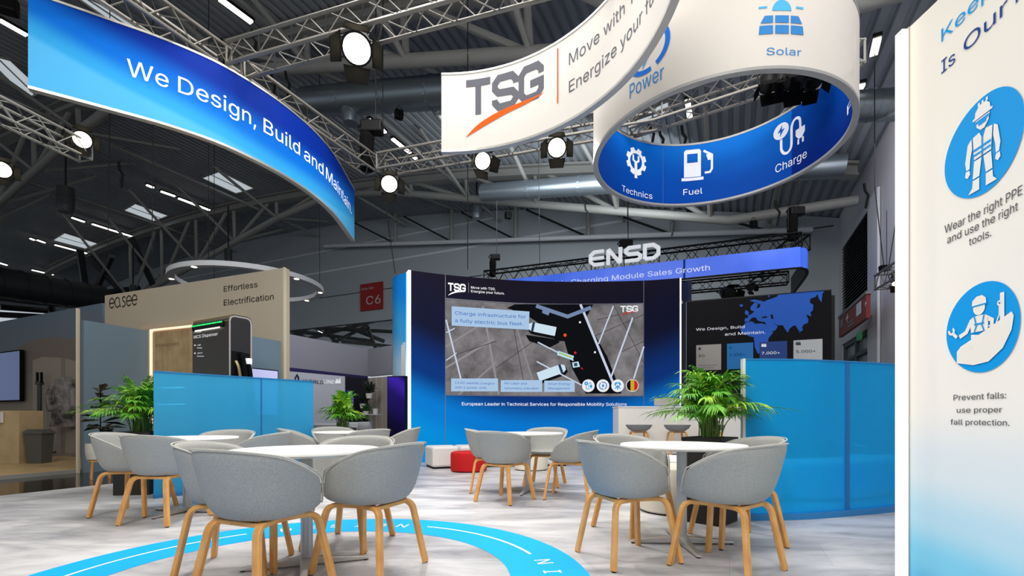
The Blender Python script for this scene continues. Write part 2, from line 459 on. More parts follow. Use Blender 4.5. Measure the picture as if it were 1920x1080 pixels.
b.inputs['Roughness'].default_value = 0.42; b.inputs['Specular IOR Level'].default_value = 0.4
M('hall_floor', (14, 13, 13), 0.09); M('oak_floor', (214, 184, 138), 0.4, noise=(196, 164, 116), scale=3)
tag(MB().box(-70, 30, -12, 70, -0.14, -0.06).build('floor', 'hall_floor'), kind='structure')
E0 = Vector((-6.02, 5.95))
fp = [E0 - HU * 9.5, (14, -4.0), (16, 12.0), E0 + HU * 10.5]
tag(MB().prism([tuple(p) for p in fp], -0.06, 0.0).build('floor', 'stone_vinyl'), kind='structure')

# roof deck: real trapezoid ribs running along the hall
M('deck', (158, 163, 170), 0.6, 0.1)
mb = MB(); prof = []
rib = 0.30; t = -3.0
while t < 62:
    for dt, dz in ((0, 0), (0.09, 0), (0.12, -0.09), (0.27, -0.09)): prof.append((t + dt, roof_h(t + dt) + dz))
    t += rib
mb.loops([[hall(t, u, z) for t, z in prof] for u in (-44, 40)], closed=False)
tag(mb.build('ceiling', 'deck'), kind='structure')

# end wall (hangs from the roof; the hall goes on beyond it lower down), right wall
def wall_grid(name, t0, t1, zb, seams, th=0.3):
    mb = MB(); n = 24
    T = [t0 + (t1 - t0) * i / n for i in range(n + 1)]
    mb.loops([[hall(t, 0, zb(t)), hall(t, 0, roof_h(t) - 0.1), hall(t, th, roof_h(t) - 0.1), hall(t, th, zb(t))] for t in T])
    return mb.build(name, 'hall_wall')
wb = tag(wall_grid('wall_back', -0.3, 60, lambda t: 6.75 if t > 12 else 0.0, None), kind='structure')
for z, m_, w_ in ((11.55, 'hall_white', .10), (10.2, 'hall_white', .12), (8.6, 'dark_metal', .03), (9.0, 'hall_white', .0)):
    if w_ == 0: continue
    mb = MB(); R = []
    for i in range(25):
        t = 0.2 + 45 * i / 24
        R.append([hall(t, -.05, z), hall(t, -.05, z + w_), hall(t, 0.02, z + w_), hall(t, 0.02, z)])
    R = [r for r in R if r[1].z < roof_h(tu(r[0].x, r[0].y)[0]) - 0.15]
    if len(R) > 1: tag(mb.loops(R).build('trim_1', m_, None), kind='structure')
M('wall_right_paint', (206, 206, 212), 0.75)
mb = MB()
for u0, u1, z0, z1 in ((-40, -4.3, 0, 9.4), (-4.3, -0.5, 3.75, 4.95), (-4.3, -0.5, 7.5, 9.4), (-0.5, 0.0, 0, 9.4)):
    P = [hall(tt, uu, 0) for tt, uu in ((0, u0), (0, u1), (-0.35, u1), (-0.35, u0))]
    mb.prism([(p.x, p.y) for p in P], z0, z1)
tag(mb.build('wall_right', 'wall_right_paint'), kind='structure')
# pillars of the right wall at each roof truss
for i, u in enumerate((-5.3, -13.9)):
    P = [hall(tt, uu, 0) for tt, uu in ((0.1, u - .55), (0.1, u + .55), (0.02, u + .55), (0.02, u - .55))]
    o = MB().prism([(p.x, p.y) for p in P], -0.06, 7.6).build('pillar', 'hall_white', bevel=.02)
    tag(o, ('white square pillar on the right wall beside the louvre', 'white wall pillar nearer the camera behind the white safety panel')[i], 'pillar', kind='structure')
# louvre grille over the door
lv = thing('louvre_grille', 'tall black louvre grille above the hall door on the right wall', 'grille')
M('louvre', (40, 42, 46), 0.5, 0.4)
mb = MB(); P = [hall(tt, uu, 0) for tt, uu in ((-0.25, -4.3), (-0.25, -0.5), (-0.3, -0.5), (-0.3, -4.3))]
mb.prism([(p.x, p.y) for p in P], 4.95, 7.5).build('backing', 'black', lv)
mb = MB(); z = 5.0
while z < 7.45:
    mb.quad(hall(0.0, -4.28, z), hall(0.0, -0.52, z), hall(-0.18, -0.52, z + .07), hall(-0.18, -4.28, z + .07))
    mb.quad(hall(0.0, -4.28, z), hall(0.0, -0.52, z), hall(0.0, -0.52, z + .025), hall(0.0, -4.28, z + .025)); z += 0.115
mb.build('slats', 'louvre', lv); at_base(lv, hall(0, -2.4, 4.95))
# glazed hall door with frame
M('door_glass', (150, 160, 162), 0.15); M('door_frame', (84, 92, 100), 0.5)
dr = bpy.data.objects.new('door_1', None); COL.objects.link(dr); tag(dr, 'glazed grey double door of the hall under the red sign', 'door', kind='structure')
mb = MB(); P = [hall(tt, uu, 0) for tt, uu in ((-0.16, -4.3), (-0.16, -0.5), (-0.19, -0.5), (-0.19, -4.3))]
mb.prism([(p.x, p.y) for p in P], 0, 3.75).build('pane', 'door_glass', dr)
mb = MB()
for u in (-4.25, -2.4, -0.55):
    P = [hall(tt, u + du, 0) for tt, du in ((-0.05, -.06), (-0.05, .06), (-0.2, .06), (-0.2, -.06))]; mb.prism([(p.x, p.y) for p in P], 0, 3.75)
for z in (0.0, 2.35, 3.05, 3.62):
    P = [hall(tt, uu, 0) for tt, uu in ((-0.06, -4.3), (-0.06, -0.5), (-0.2, -0.5), (-0.2, -4.3))]; mb.prism([(p.x, p.y) for p in P], z, z + .12)
mb.build('door_frame', 'door_frame', dr)
# red direction sign box
rs = thing('direction_sign', 'long red direction sign box over the hall door', 'sign')
M('sign_red', (128, 40, 36), 0.5); M('sign_grey', (120, 122, 126), 0.5)
P = [hall(tt, uu, 0) for tt, uu in ((0.62, -7.05), (0.62, -3.5), (0.52, -3.5), (0.52, -7.05))]
MB().prism([(p.x, p.y) for p in P], 3.62, 4.26).build('sign_box', 'sign_red', rs)
P = [hall(tt, uu, 0) for tt, uu in ((0.64, -7.1), (0.64, -3.45), (0.5, -3.45), (0.5, -7.1))]
MB().prism([(p.x, p.y) for p in P], 4.26, 4.34).build('sign_lid', 'sign_grey', rs)
W = Wall([tuple(hall(0.625, -3.5, 0).xy), tuple(hall(0.625, -7.05, 0).xy)], 3.6, 4.3)
a = Art(); a.rect('sign_grey', .25, 3.9, .75, 4.15).rect('hall_white', 2.5, 3.85, 3.1, 4.2)
a.stroke('ink_white', [(3.5, 4.05), (3.62, 4.0), (3.5, 3.95)], .04).rect('ink_white', 1.15, 4.02, 1.5, 4.07).rect('ink_white', 1.3, 3.92, 1.36, 4.17)
a.rect('sign_grey', 1.4, 3.72, 2.2, 3.78).rect('sign_grey', 1.4, 3.83, 2.1, 3.88)
a.place(lambda x, y, o: W.pos(x, y, o), rs, 'sign_print', L=5); MB().tube([hall(.57, -5.3, 4.0), hall(.02, -5.3, 4.0)], .05, 6).build('bracket', 'sign_grey', rs); at_base(rs, hall(.6, -5.3, 3.62))
ex = thing('exit_sign', 'small green lit exit sign under the red sign', 'sign'); M('exit_green', (50, 120, 80), emit=.25)
P = [hall(tt, uu, 0) for tt, uu in ((0.1, -3.75), (0.1, -3.35), (0.02, -3.35), (0.02, -3.75))]
MB().prism([(p.x, p.y) for p in P], 3.5, 3.75).build('sign_box', 'exit_green', ex)
# red hall marker C6 on the end wall
hs = thing('hall_sign', 'square red hall sign C6 on the far end wall', 'sign')
WB = Wall([tuple(hall(45, -0.08, 0).xy), tuple(hall(0.5, -0.08, 0).xy)], 6, 12)
q0, q1 = WB.s_at(676.5), WB.s_at(717.5)
M('sign_red2', (158, 30, 28), 0.6)
WB.skin('sign_plate', 'sign_red2', hs, off=0.05, q0=q0, q1=q1, z0=WB.z_at(q0, 584), z1=WB.z_at(q0, 534), n=1, th=0.1)
M('dim_white', (200, 200, 200), 0.6)
WB.text('dim_white', 'C6', 688, 715, 572, 22, hs, 'lettering', bold=.02, off=.07)
WB.text('dim_white', 'Halle Hall', 679, 702, 545, 6, hs, 'lettering', off=.07); at_base(hs, WB.pos((q0 + q1) / 2, 7.3))

# roof trusses: curved top beam, straight-run bottom chords, webs
def bot_h(t): return min(7.8 + (t - 4) * 0.265, 12.7 - (t - 22.5) * 0.22) if t > 4 else 7.8
def truss(u, label, t0=0.3, t1=52):
    tr = thing('roof_truss', label, 'roof truss', group=None)
    n = 40; T = [t0 + (t1 - t0) * i / n for i in range(n + 1)]
    mb = MB()
    mb.loops([[hall(t, u + a, roof_h(t) + z) for a, z in ((-.22, -.12), (.22, -.12), (.22, -.2), (.04, -.2), (.04, -.5), (.22, -.5), (.22, -.56), (-.22, -.56), (-.22, -.5), (-.04, -.5), (-.04, -.2), (-.22, -.2))] for t in T])
    mb.build('top_beam', 'hall_steel', tr)
    m1 = MB()
    for a, b_ in ((t0, 22.5), (22.5, 46)):
        m1.tube([hall(a + (b_ - a) * i / 6, u, min(bot_h(a + (b_ - a) * i / 6), roof_h(a + (b_ - a) * i / 6) - .6)) for i in range(7)], .16, 12)
    m1.build('bottom_chord', 'hall_steel', tr, smooth=True)
    def strut(a, b_, r): MB().tube([a, b_], r, 8).build('web_strut', 'hall_steel', tr, smooth=True)
    for k, t in enumerate((4.6, 7.9, 11.2, 14.5, 17.5, 26.5, 30.0, 33.5, 37, 40.5)):
        lo = hall(t, u, bot_h(t)); d = (1.7, -1.7)
        strut(lo, hall(t + .1, u, roof_h(t) - .5), .09)
        strut(lo, hall(t + (2.8 if t < 22 else -2.8), u, roof_h(t + (2.8 if t < 22 else -2.8)) - .5), .09)
        for du in (-3.6, 3.6):
            strut(lo, hall(t, u + du, roof_h(t) - .25), .075)
    return at_base(tr, hall(22, u, 8))
truss(-4.5, 'white steel roof truss nearest the far end wall')
truss(-13.2, 'grey steel roof truss crossing above the blue banner and white banner')
truss(-21.9, 'grey steel roof truss directly above the camera')
truss(9, 'dim steel roof truss far off beyond the end wall')
# purlin tubes along the hall
PL = ('slim roof purlin tube over the right wall', 'slim roof purlin tube over the white ring sign', 'slim roof purlin tube over the big wall screen',
      'slim roof purlin tube over the left blue screen', 'slim roof purlin tube over the beige fascia', 'slim roof purlin tube farthest left in the hall')
for t, lb in zip((2.5, 8.5, 15, 21.0, 28, 36), PL):
    tag(MB().tube([hall(t, -40, roof_h(t) - .75), hall(t, -.2, roof_h(t) - .75)], .075, 8).build('roof_purlin', 'hall_steel', smooth=True), lb, 'roof beam', 'purlin tubes under the roof')
# brace tubes at the end wall
eb = thing('end_wall_brace', 'white tube bracing triangles along the top of the end wall', 'roof truss')
mb = MB(); mb.tube([hall(1 + 26 * i / 10, -.7, 8.35 + .125 * 26 * i / 10) for i in range(11)], .11, 8).build('bottom_chord', 'hall_white', eb, smooth=True)
for i, t in enumerate((2.5, 6.3, 10.1, 13.9, 17.7, 21.5)):
    z = 8.35 + .125 * (t - 1); MB().tube([hall(t, -.7, z), hall(t, -.7, roof_h(t) - .2)], .10, 8).build('post', 'hall_steel', eb, smooth=True)
    MB().tube([hall(t, -.7, z), hall(t + 3.2, -.7, roof_h(t + 3.2) - .4)], .05, 6).build('diagonal', 'dark_metal', eb)
at_base(eb, hall(12, -.7, 8.4))

# ceiling strip lights (pixel columns and rows of each end; placed on the roof)
def glow_bar(name, a, b_, w, mat, label, grp):
    o = thing(name, label, 'ceiling light', group=grp); d = (b_ - a).normalized()
    mb = MB(); s = d.cross(Vector((0, 0, 1))).normalized() * w / 2
    up = Vector((0, 0, .05)); mb.loops([[p - s, p + s, p + s + up, p - s + up] for p in (a, b_)]).build('diffuser', mat, o)
    m2 = MB(); m2.loops([[p - s * 1.2 + up, p + s * 1.2 + up, p + s * 1.2 + up * 2.6, p - s * 1.2 + up * 2.6] for p in (a - d * .04, b_ + d * .04)]).build('housing', 'dark_metal', o)
    return at_base(o, (a + b_) / 2)
ST = [(0, 40, 50, 68, 'strip light at the left picture edge beside the blue banner'), (412, 0, 472, 44, 'strip light above the middle of the blue banner'),
 (458, 290, 512, 317, 'strip light under the blue banner, upper of the pair by its lower edge'), (519, 323, 565, 346, 'strip light under the blue banner, lower of the pair by its lower edge'),
 (275, 348, 288, 353, 'short strip light left of the largest skylight'), (302, 360, 328, 369, 'strip light just left of the biggest skylight, upper piece'), (335, 373, 393, 395, 'long strip light below left of the biggest skylight'),
 (135, 409, 158, 417, 'short strip light above left of the middle skylight'), (173, 421, 253, 446, 'longest strip light between the two left skylights'),
 (57, 448, 64, 451, 'tiny strip light left of the far left skylight'), (70, 451, 84, 456, 'short strip light left of the far left skylight'),
 (103, 460, 163, 476, 'long strip light under the far left skylight'), (169, 477, 176, 479, 'tiny strip light right of the far left skylight'), (0, 494, 13, 498, 'short strip light at the left picture edge, lowest but one'),
 (60, 507, 100, 516, 'lowest strip light above the beige fascia at left'),
 (692, 226, 708, 239, 'strip light between the banners, topmost'), (713, 241, 722, 250, 'short strip light between the banners'), (736, 262, 769, 288, 'long strip light left of the white banner end'), (773, 293, 780, 299, 'tiny strip light at the lower left corner of the white banner'),
 (1645, 75, 1638, 105, 'strip light between the ring sign and the white safety panel'), (1616, 161, 1611, 170, 'tiny strip light right of the ring sign'),
 (1285, 163, 1287, 172, 'tiny strip light seen through the ring sign'), (1289, 190, 1294, 226, 'long strip light seen through the ring sign'),
 (1024, 250, 1027, 254, 'tiny strip light above the work light right of the white banner'), (548 + 112, 604, 672, 609, 'far strip light in the next hall left of the big screen'), (598, 621, 607, 625, 'far strip light in the next hall above the grey booth header')]
for u0, v0, u1, v1, lb in ST:
    far = lb.startswith('far')
    A, B_ = (px(u0, v0, 46), px(u1, v1, 44)) if far else (roof_pt(u0, v0, .55), roof_pt(u1, v1, .55))
    L = (A - B_).length; dist = (A.y + B_.y) / 2
    glow_bar('strip_light', A, B_, .14, 'strip_glow', 'white ' + lb, 'strip lights on the hall roof')
# skylights
SKY = [[(377, 333), (412, 320), (478, 353), (443, 363)], [(231, 394), (253, 381), (317, 404), (289, 415)], [(98, 450), (121, 436), (187, 457), (163, 467)],
       [(-40, 95), (20, 112), (82, 170), (52, 186)], [(100, -35), (188, 5), (300, 76), (225, 52)], [(1187, 217), (1255, 187), (1257, 210), (1195, 232)], [(818, 214), (850, 212), (852, 235), (832, 232)]]
for i, q in enumerate(SKY):
    P = [roof_pt(u, v, .10) for u, v in q]
    wn = bpy.data.objects.new('window_%d' % (i + 1), None); COL.objects.link(wn); tag(wn, kind='structure')
    c = sum(P, Vector()) / 4
    MB().loops([[p for p in P], [p + Vector((0, 0, .03)) for p in P]]).build('pane', 'sky_pane', wn)
    mb = MB()
    for k in range(4):
        a_, b_ = P[k], P[(k + 1) % 4]; mb.tube([a_, b_], .05, 6)
    mb.tube([(P[0] + P[1]) / 2, (P[2] + P[3]) / 2], .03, 6)
    mb.build('window_frame', 'hall_steel', wn)
    at_base(wn, c)
# ventilation ducts with drop nozzles
def nozzle(u, v0, v1, z, w, label, mat='duct'):
    a = px(u, v0, z); bt = px(u, v1, z); r = w * z / F / 2; H = a.z - bt.z
    o = thing('air_nozzle', label, 'air duct', group='round air nozzles under the roof')
    MB().lathe([(r * .8, 0), (r, H * .22), (r, H * .24), (r, H * .55), (r * 1.04, H * .56), (r * 1.04, H * .6), (r, H * .61), (r, H)], 20, (0, 0, 0)).build('nozzle', mat, o, smooth=True)
    MB().lathe([(r * .75, .01), (r * .75, .03)], 20).build('grille', 'black', o)
    MB().tube([(0, 0, H), (0, 0, H + 2.2)], .03, 6).build('hanger', 'dark_metal', o)
    o.location = bt; return o
nozzle(658, 172, 232, 13.5, 34, 'silver round air nozzle between the two banners')
nozzle(123, 352, 398, 17, 27, 'round air nozzle left of the middle skylight', 'duct_dark')
nozzle(428, 468, 492, 24, 13, 'round air nozzle above the beige fascia', 'duct_dark')
nozzle(894, 372, 410, 22, 20, 'grey round air nozzle above the big wall screen')
nozzle(250, 535, 552, 26, 10, 'smallest dim air nozzle behind the beige fascia', 'duct_dark')
def duct(a, b_, r, mat, label):
    o = thing('air_duct', label, 'air duct'); d = b_ - a
    MB().tube([a + d * i / 8 for i in range(9)], r, 20).build('pipe', mat, o, smooth=True)
    for k in range(1, 6): MB().tube([a + d * (k / 6 - .004), a + d * (k / 6 + .004)], r * 1.05, 20).build('pipe_joint', mat, o)
    return at_base(o, (a + b_) / 2)
duct(px(575, 192, 14.2), px(1130, 150, 10.5), .40, 'duct', 'wide grey spiral duct behind the white banner')
duct(px(905, 362, 19), px(1585, 310, 14), .34, 'duct', 'silver duct running behind the ring sign')
duct(px(-60, 520, 24), px(190, 560, 30), .8, 'duct_dark', 'thick dark duct low in the hall at far left')
duct(px(1600, 200, 11), px(1700, 195, 10.6), .33, 'duct', 'grey duct between the ring sign and safety panel')
# far trusses of the neighbouring hall
ft = thing('far_roof_frame', 'tangle of dim steel tubes in the next hall left of the big screen', 'roof truss')
mb = MB()
for u0, v0, u1, v1 in ((530, 618, 700, 640), (560, 640, 745, 590), (545, 612, 590, 650), (600, 605, 640, 655), (650, 612, 720, 640), (690, 615, 705, 655), (590, 615, 735, 622), (640, 640, 735, 650), (610, 650, 690, 610), (536, 645, 600, 600)):
    mb.tube([px(u0, v0, 38), px(u1, v1, 40)], .16, 6)
mb.build('tubes', 'hall_steel', ft); at_base(ft, px(640, 640, 39))
ft = thing('far_roof_frame', 'dim steel tubes low in the hall above the photo wall at far left', 'roof truss')
mb = MB()
for u0, v0, u1, v1 in ((0, 545, 180, 572), (0, 560, 200, 580), (0, 576, 90, 583), (92, 538, 98, 590), (60, 540, 70, 560), (150, 470, 165, 572), (165, 480, 240, 560), (200, 548, 260, 540), (245, 445, 290, 540), (210, 480, 170, 565), (0, 590, 200, 600)):
    mb.tube([px(u0, v0, 31), px(u1, v1, 33)], .2, 6)
mb.build('tubes', 'duct_dark', ft); at_base(ft, px(100, 560, 32))
# straps and steel wires hanging from the roof
for u0, v0, u1, v1, z, lb in ((877, 40, 877, 505, 10.8, 'thin black wire hanging behind the white banner'), (287, 215, 285, 470, 11, 'thin black cable hanging below the blue banner'),
        (206, 210, 202, 470, 12, 'thin grey cable hanging below the blue banner, left one'), (718, 352, 741, 512, 9.9, 'black wire running down to the wall screen corner'),
        (1478, 350, 1478, 432, 13.2, 'wire holding the black hoist of the blue screen band'), (1176, 385, 1178, 452, 15, 'wire above the big white letters'), (1010, 300, 1012, 498, 16.2, 'wire with hook above the black truss'), (1640, 350, 1659, 515, 10.2, 'wire holding the small hoist at right, left strand'), (1690, 350, 1664, 515, 10.2, 'wire holding the small hoist at right, right strand')):
    tag(MB().tube([Vector((*px(u0, v0, z).xy, roof_h(tu(*px(u0, v0, z).xy)[0]) - .05)), px(u0, v0, z), px((u0 + u1) / 2, (v0 + v1) / 2, z), px(u1, v1, z)], .010, 5).build('steel_wire', 'cable'), lb, 'cable')
for u, v, z, lb in ((415, 88, 13.2, 'black strap round the roof beam above the blue banner'), (472, 72, 13.0, 'black strap hanging beside the long strip light'), (508, 150, 12.9, 'black strap on the grey roof tube'), (535, 150, 12.9, 'pair of black straps on the grey roof tube'),
        (1096, 395, 18, 'black strap on the white chord left of the letters'), (1256, 412, 17.4, 'black strap on the white chord above the letters'), (1454, 392, 15, 'black strap on the white chord right of the letters'), (1620, 360, 14.5, 'black strap on the chord near the right pillar'), (222, 320, 14, 'black strap on the left roof strut'), (1218, 245, 12, 'black strap seen through the ring sign, left'), (1236, 255, 12, 'black strap seen through the ring sign, middle'), (1278, 252, 12, 'black strap seen through the ring sign, right')):
    a = px(u, v - 16, z); k = z / F
    tag(MB().tube([a, a + Vector((2 * k, 0, -14 * k)), a + Vector((8 * k, 0, -22 * k)), a + Vector((4 * k, .02, -46 * k))], .035, 6).build('lifting_strap', 'cable'), lb, 'strap')
# ================================================================== HANGING SIGNS
ZB, ZT = EYE + 3.55, EYE + 3.55 * 1.281
# blue banner
bp = spline([(-5.19, 5.09), (-4.64, 5.44), (-4.12, 5.80), (-3.68, 6.27), (-3.28, 7.1), (-3.10, 8.1), (-3.17, 9.55)], 9)
BW = Wall(bp, ZB, ZT)
grad_mat('banner_blue', [(0.0, (84, 182, 238)), (0.05, (50, 162, 228)), (0.18, (4, 108, 212)), (0.36, (0, 42, 146)), (1.0, (0, 34, 124))], 0.05, 0.47, wob=-.95)
bl = thing('hanging_banner', 'long curved blue banner reading We Design, Build and Maintain.', 'banner')
BW.skin('fabric', 'banner_blue', bl, th=0.06); BW.rail('bottom_frame', 'alu', bl, ZB - .015, .075, .03, off=-.03); BW.rail('top_frame', 'alu', bl, ZT + .012, .075, .025, off=-.03)
for wd, u0, u1, v0, cap in (('We', 238, 316, 149, 34), ('Design,', 334, 480, 182, 36.5), ('Build', 494, 562, 243, 35), ('and', 570, 606, 296, 36), ('Maintain.', 611, 659, 328, 37)):
    q0, q1 = BW.s_at(u0), BW.s_at(u1); 
    a = Art(); T, w0 = text_tris(wd)
    a.text('white_letter', wd, 0, 0, width=q1 - q0, sy=.385)
    a.place(lambda x, y, o: BW.pos(q0 + x, ZB + .43 + y, o), bl, 'lettering', L=.08)
at_base(bl, BW.pos(BW.L / 2, ZB))

# logo drawn as strokes: three block letters over a swoosh, unit = 1 high
def logo(ink, swoosh, w=.2):
    a = Art()
    a.stroke(ink, [(0, .9), (.84, .9)], w).stroke(ink, [(.42, .9), (.42, 0)], w)
    a.stroke(ink, [(1.74, .66), (1.74, .76), (1.6, .9), (1.14, .9), (1.0, .76), (1.0, .62), (1.12, .5), (1.62, .46), (1.74, .34), (1.74, .24), (1.6, .1), (1.14, .1), (1.0, .24), (1.0, .32)], w)
    a.stroke(ink, [(2.66, .66), (2.66, .76), (2.52, .9), (2.08, .9), (1.94, .76), (1.94, .24), (2.08, .1), (2.52, .1), (2.66, .24), (2.66, .46), (2.26, .46)], w)
    P = [(-.02, -.62), (.35, -.32), (.85, -.1), (1.45, .03), (2.1, .07), (2.8, .08)]; Q = [(2.8, .08), (2.1, -.03), (1.45, -.12), (.85, -.28), (.35, -.46)]
    pp = spline(P, 5) + spline(Q, 5)[1:]
    a.poly(swoosh, pp); return a
# white ribbon banner with the logo
rp_ = [(-.9 + 2.25 * math.cos(math.radians(d)), 4.05 + 2.27 * math.sin(math.radians(d))) for d in range(91, -41, -4)]
RW = Wall(rp_, ZB, ZT)
rb = thing('hanging_banner', 'curved white ribbon banner with grey letters over an orange swoosh', 'banner')
RW.skin('fabric', 'white_print', rb, th=0.06); RW.rail('bottom_frame', 'alu', rb, ZB - .015, .075, .03, off=-.03); RW.rail('top_frame', 'alu', rb, ZT + .012, .075, .025, off=-.03)
q0, q1 = RW.s_at(874), RW.s_at(1022); k = (q1 - q0) / 2.8; z0 = ZB + .44
lg = logo('ink_grey', 'ink_orange')
lg.place(lambda x, y, o: RW.pos(q0 + x * k, z0 + y * .47, o), rb, 'logo', L=.3)
q = RW.s_at(1046); a = Art().stroke('ink_orange', [(0, .26), (0, .93)], .02); a.place(lambda x, y, o: RW.pos(q + x, ZB + y, o), rb, 'divider_line')
q = RW.s_at(1067); a = Art().text('ink_grey', 'Move with TSG.', 0, .64, size=.27).text('ink_grey', 'Energize your future.', 0, .31, size=.27)
a.place(lambda x, y, o: RW.pos(q + x, ZB + y, o), rb, 'lettering', L=.08); at_base(rb, RW.pos(RW.L / 2, ZB))

# ring sign: white outside, blue inside
RC = Vector((2.717, 6.41)); RR = 1.575
def ringp(r, a0, a1, n): return arc_pts(RC.x, RC.y, r, a0, a1, n)
RO = Wall(ringp(RR + .02, 170, 324, 60), ZB, ZT, face=(0, 0))      # near half, left to right
RI = Wall(ringp(RR - .04, 170, -36, 60), ZB, ZT, face=tuple(RC))   # far half, left to right
grad_mat('ring_blue', [(0.0, (0, 34, 124)), (0.45, (0, 76, 176)), (1.0, (6, 124, 226))], 0.42, 0.5)
rg = thing('ring_sign', 'big hanging ring sign, white outside and deep blue inside with pictograms', 'sign')
full = Wall(ringp(RR + .02, 23, 383, 120), ZB, ZT, face=(RC.x - 9, RC.y)); full.sg = 1
mb = MB(); mb.loops([[(RC.x + (RR + .02) * math.cos(t), RC.y + (RR + .02) * math.sin(t), z) for t in [2 * PI * i / 120 for i in range(120)]] for z in (ZB, ZT)], cap=False).build('outer_skin', 'white_print', rg, smooth=True)
inner = Wall(ringp(RR - .04, 383, 23, 120), ZB, ZT, face=tuple(RC)); inner.skin('inner_skin', 'ring_blue', rg, n=120)
mb = MB(); n = 120; R = []
for i in range(n + 1):
    t = 2 * PI * i / n; R.append([(RC.x + r * math.cos(t), RC.y + r * math.sin(t), z) for r, z in ((RR - .045, ZB - .022), (RR + .025, ZB - .022), (RR + .025, ZB + .01), (RR - .045, ZB + .01))])
M('rim_grey', (168, 168, 168), .5, .3); mb.loops(R, cap=False).build('bottom_rim', 'rim_grey', rg)
mb = MB(); mb.loops([[(x, y, z + ZT - ZB) for x, y, z in r] for r in R], cap=False).build('top_rim', 'rim_grey', rg)
def power_icon(c1, c2):
    a = Art(); a.ring(c1, 0, 0, .40, .5, -62, 112).ring(c1, 0, 0, .40, .5, 128, 282)
    a.poly(c2, [(.12, .36), (-.22, -.06), (-.03, -.06), (-.12, -.38), (.24, .08), (.04, .08)]); return a
def solar_icon(c1, c2):
    a = Art(); P = [(.24 * math.cos(math.radians(d)), .05 + .24 * math.sin(math.radians(d)) * 1.1) for d in range(0, 181, 12)]; a.poly(c1, P)
    a.rect(c1, -.56, .12, -.36, .17).rect(c1, .36, .12, .56, .17).rect(c1, -.03, .4, .03, .55)
    for x0, x1, k in ((-.52, -.22, -.05), (-.17, .17, 0), (.22, .52, .05)):
        a.poly(c2, [(x0 + (-.04 if k < 0 else 0), -.52), (x1 + (.04 if k > 0 else 0), -.52), (x1 + (.02 if k > 0 else 0), -.31), (x0 + (-.02 if k < 0 else 0), -.31)])
        a.poly(c2, [(x0, -.25), (x1, -.25), (x1 - (.1 if k > 0 else 0), -.07), (x0 + (.1 if k < 0 else 0), -.07)])
    return a
def gear_icon(c):
    a = Art(); P = []
    for i in range(8):
        for d, r in ((-16, .40), (-11, .5), (11, .5), (16, .40)): t = math.radians(i * 45 + d + 22); P.append((r * math.cos(t), r * math.sin(t)))
    H = [(.29 * math.cos(2 * PI * i / 24), .29 * math.sin(2 * PI * i / 24)) for i in range(24)]
    a.poly(c, P, [H]); a.stroke(c, [(0, -.6), (0, -.02)], .13).stroke(c, [(-.13, .22), (-.13, .04), (0, -.04), (.13, .04), (.13, .22)], .08); return a
def pump_icon(c):
    a = Art(); a.poly(c, [(-.42, -.4), (.12, -.4), (.12, .46), (.06, .52), (-.36, .52), (-.42, .46)], [[(-.32, .08), (.02, .08), (.02, .38), (-.32, .38)]]); a.rect(c, -.5, -.52, .2, -.42)
    a.stroke(c, [(.2, .44), (.46, .26), (.46, -.2), (.4, -.3), (.24, -.3)], .07).poly(c, [(.28, .3), (.46, .3), (.46, .1), (.34, .1)]); return a
def plug_icon(c, cut):
    a = Art(); a.disc(c, -.28, .3, .25); a.poly(cut, [(-.24, .48), (-.4, .27), (-.3, .27), (-.33, .12), (-.16, .34), (-.26, .34)])
    pts = [(-.28, .03), (-.28, -.3), (-.2, -.45), (-.08, -.5), (.03, -.42), (.06, -.3), (.06, .25), (.12, .4), (.24, .44), (.34, .36), (.36, .2), (.36, .05)]
    a.stroke(c, fillet([(x, y, 0) for x, y in pts], .06, 3) and [tuple(p.xy) for p in fillet([(x, y, 0) for x, y in pts], .06, 3)], .08)
    a.poly(c, [(.2, .06), (.52, .06), (.52, -.12), (.42, -.26), (.3, -.26), (.2, -.12)]).rect(c, .26, -.42, .32, -.26).rect(c, .42, -.42, .48, -.26); return a
def on(wall, art, u, v, hpx, parent, name, aspect=1.0, off=.004):
    q = wall.s_at(u); z = wall.z_at(q, v); p, n = wall.at(q); k = hpx * p.y / F
    return art.place(lambda x, y, o: wall.pos(q + x * k * aspect, z + y * k, o), parent, name, L=.25, off=off)
M('ring_ink', (10, 110, 214), .6, spec=.1); M('ring_sky', (84, 184, 232), .6, spec=.1); M('ring_blue2', (60, 136, 206), .6, spec=.1); M('ring_white', (236, 240, 248), .6, emit=.15)
on(RO, power_icon('ring_ink', 'ink_sky'), 1213, 92, 92, rg, 'pictogram'); on(RO, solar_icon('ring_sky', 'ring_blue2'), 1466, 24, 76, rg, 'pictogram')
RO2 = Wall(ringp(RR + .02, 250, 400, 60), ZB, ZT); kk = RO2.L / 150; power_icon('ring_ink', 'ink_sky').place(lambda x, y, o: RO2.pos(kk * 88 + x * .52, ZB + .52 + y * .52, o), rg, 'pictogram', L=.25)
RO.text('ring_blue2', 'Power', 1181, 1245, 186, 38, rg, 'lettering'); RO.text('ring_blue2', 'Solar', 1437, 1502, 104, 19.5, rg, 'lettering')
on(RI, gear_icon('ring_white'), 1192, 303, 52, rg, 'pictogram', .95); on(RI, pump_icon('ring_white'), 1307, 309, 56, rg, 'pictogram'); on(RI, plug_icon('ring_white', 'ink_blue'), 1481, 255, 60, rg, 'pictogram')
RI.text('ring_white', 'Technics', 1166, 1223, 358, 16, rg, 'lettering'); RI.text('ring_white', 'Fuel', 1281, 1317, 366, 15.5, rg, 'lettering')
RI.text('ring_white', 'Charge', 1454, 1513, 325, 21, rg, 'lettering'); RI.text('ring_white', 'Power', 1589, 1606, 217, 24, rg, 'lettering')
M('seam_blue', (60, 110, 190)); RI.bar('seam', 'seam_blue', rg, RI.s_at(1243), ZB, ZT, .006, 0, .003)
